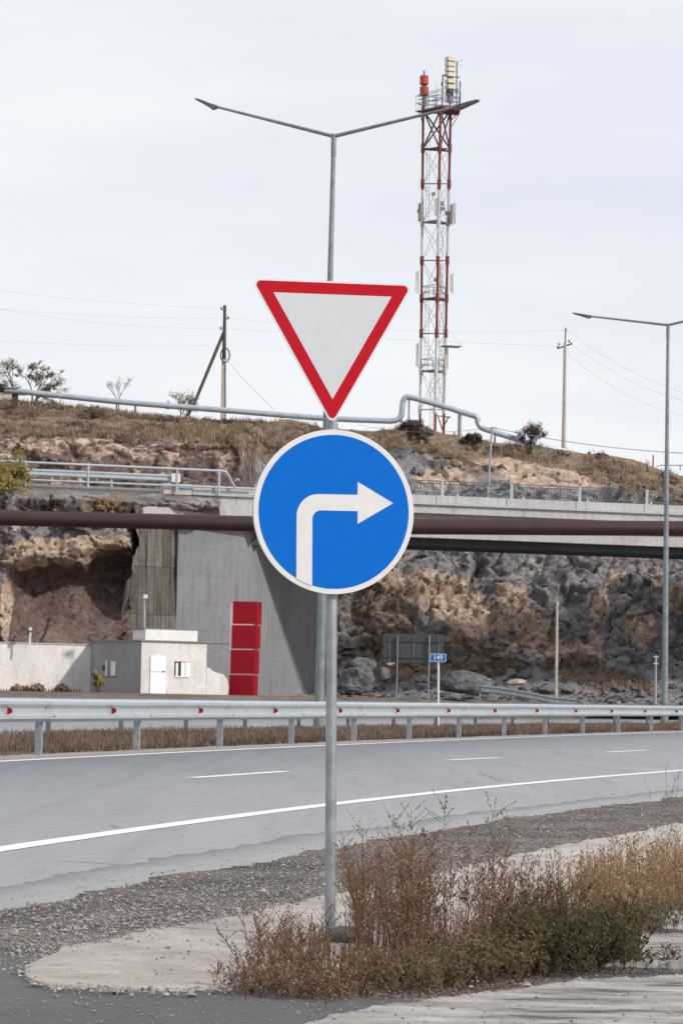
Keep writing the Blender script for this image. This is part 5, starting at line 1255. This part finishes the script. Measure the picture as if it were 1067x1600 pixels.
tree('tree', P(54, 640, HD), 4.9, 5, 'small windswept tree with sparse dull leaves on the left hilltop', 'tree', M['shrubleaf'], .045, 11, 3, stems=3, spread=.75, lean=(.15, 0), r=.07, first=.22, upb=.08)
tree('tree', P(22, 625, HD + 3), 3.2, 5, 'leafless greyish tree behind the house at the left edge', 'tree', M['shrubleaf'], .035, 3, 8, spread=.5, lean=(-.2, 0), r=.06)
tree('bare_tree', P(183, 648, HD), 2.6, 5, 'tiny bare tree rising above the silver pipe on the left', 'tree', M['shrubleaf'], .03, 1, 9, spread=.35, r=.04, upb=.3)
tree('shrub', P(293, 656, HD - 2), 2.0, 4, 'sparse shrub at the foot of the wooden pole brace', 'shrub', M['shrubleaf'], .035, 4, 10, stems=5, spread=.5, r=.03)
tree('shrub', P(827, 706, HD - 6), 2.0, 4, 'dark purplish bare shrub on the crest left of the pale power pole', 'shrub', M['purpletwig'], .035, 6, 12, stems=9, spread=.5, r=.035, bark=M['purpletwig'])
tree('shrub', P(640, 686, HD - 5), 1.5, 4, 'dark twiggy shrub below the raised loop of the silver pipe', 'shrub', M['purpletwig'], .04, 7, 13, stems=9, spread=.7, r=.03, bark=M['purpletwig'])
tree('shrub', P(667, 690, HD - 5), 1.1, 4, 'low brown shrub at the foot of the radio mast', 'shrub', M['shrubleaf'], .04, 7, 14, stems=8, spread=.7, r=.03)
tree('shrub', P(740, 700, HD - 6), 1.2, 4, 'low dark green shrub right of the radio mast foot', 'shrub', M['dkgreen'], .04, 8, 15, stems=8, spread=.7, r=.03)
tree('shrub', P(150, 668, HD - 7), 1.6, 4, 'rounded brown shrub on the left grassy slope below the pipe', 'shrub', M['shrubleaf'], .04, 8, 16, stems=9, spread=.8, r=.03)
tree('bush', P(8, 803, 129.3), 2.9, 5, 'yellow green bush under the silver railing at the left edge', 'bush', M['yellowbush'], .045, 9, 17, stems=7, spread=.5, r=.04)
tree('bush', P(85, 802, 130.2), 1.0, 4, 'dull dark green bush above the brown pipe near the left edge', 'bush', M['dkgreen'], .045, 8, 18, stems=9, spread=.7, r=.03)
tree('bush', P(165, 800, 130.8), .9, 4, 'dry brown bush beside the pale coping, above the brown pipe', 'bush', M['straw'], .04, 8, 19, stems=9, spread=.7, r=.03)
tree('sapling', P(150, 1090, 119.6), 1.45, 4, 'small leafy green sapling in front of the grey side of the hut', 'sapling', M['yellowbush'], .05, 10, 20, stems=2, spread=.45, r=.03, first=.3)
for k, (q, lab) in enumerate(((33, 'brown dry bush at the foot of the whitewashed wall, nearest the left edge'), (62, 'pale dry bush in the middle of the wall foot'), (95, 'dark brown bush at the wall foot beside the grey hut side'))):
    tree('bush', P(q, 1088, 120), .75, 4, lab, 'bush', (M['straw'], M['hillgrass'], M['stem'])[k], .045, 7, 30 + k, stems=8, spread=.7, r=.02)
tree('shrub', P(610, 1000, 149), .9, 4, 'dry golden shrub on the slope above the large road sign', 'shrub', M['hillgrass'], .05, 8, 41, stems=9, spread=.7, r=.02)
tree('shrub', P(585, 1015, 146), 1.0, 4, 'dry golden shrub on the slope left of the large road sign', 'shrub', M['hillgrass'], .05, 8, 42, stems=9, spread=.7, r=.02)
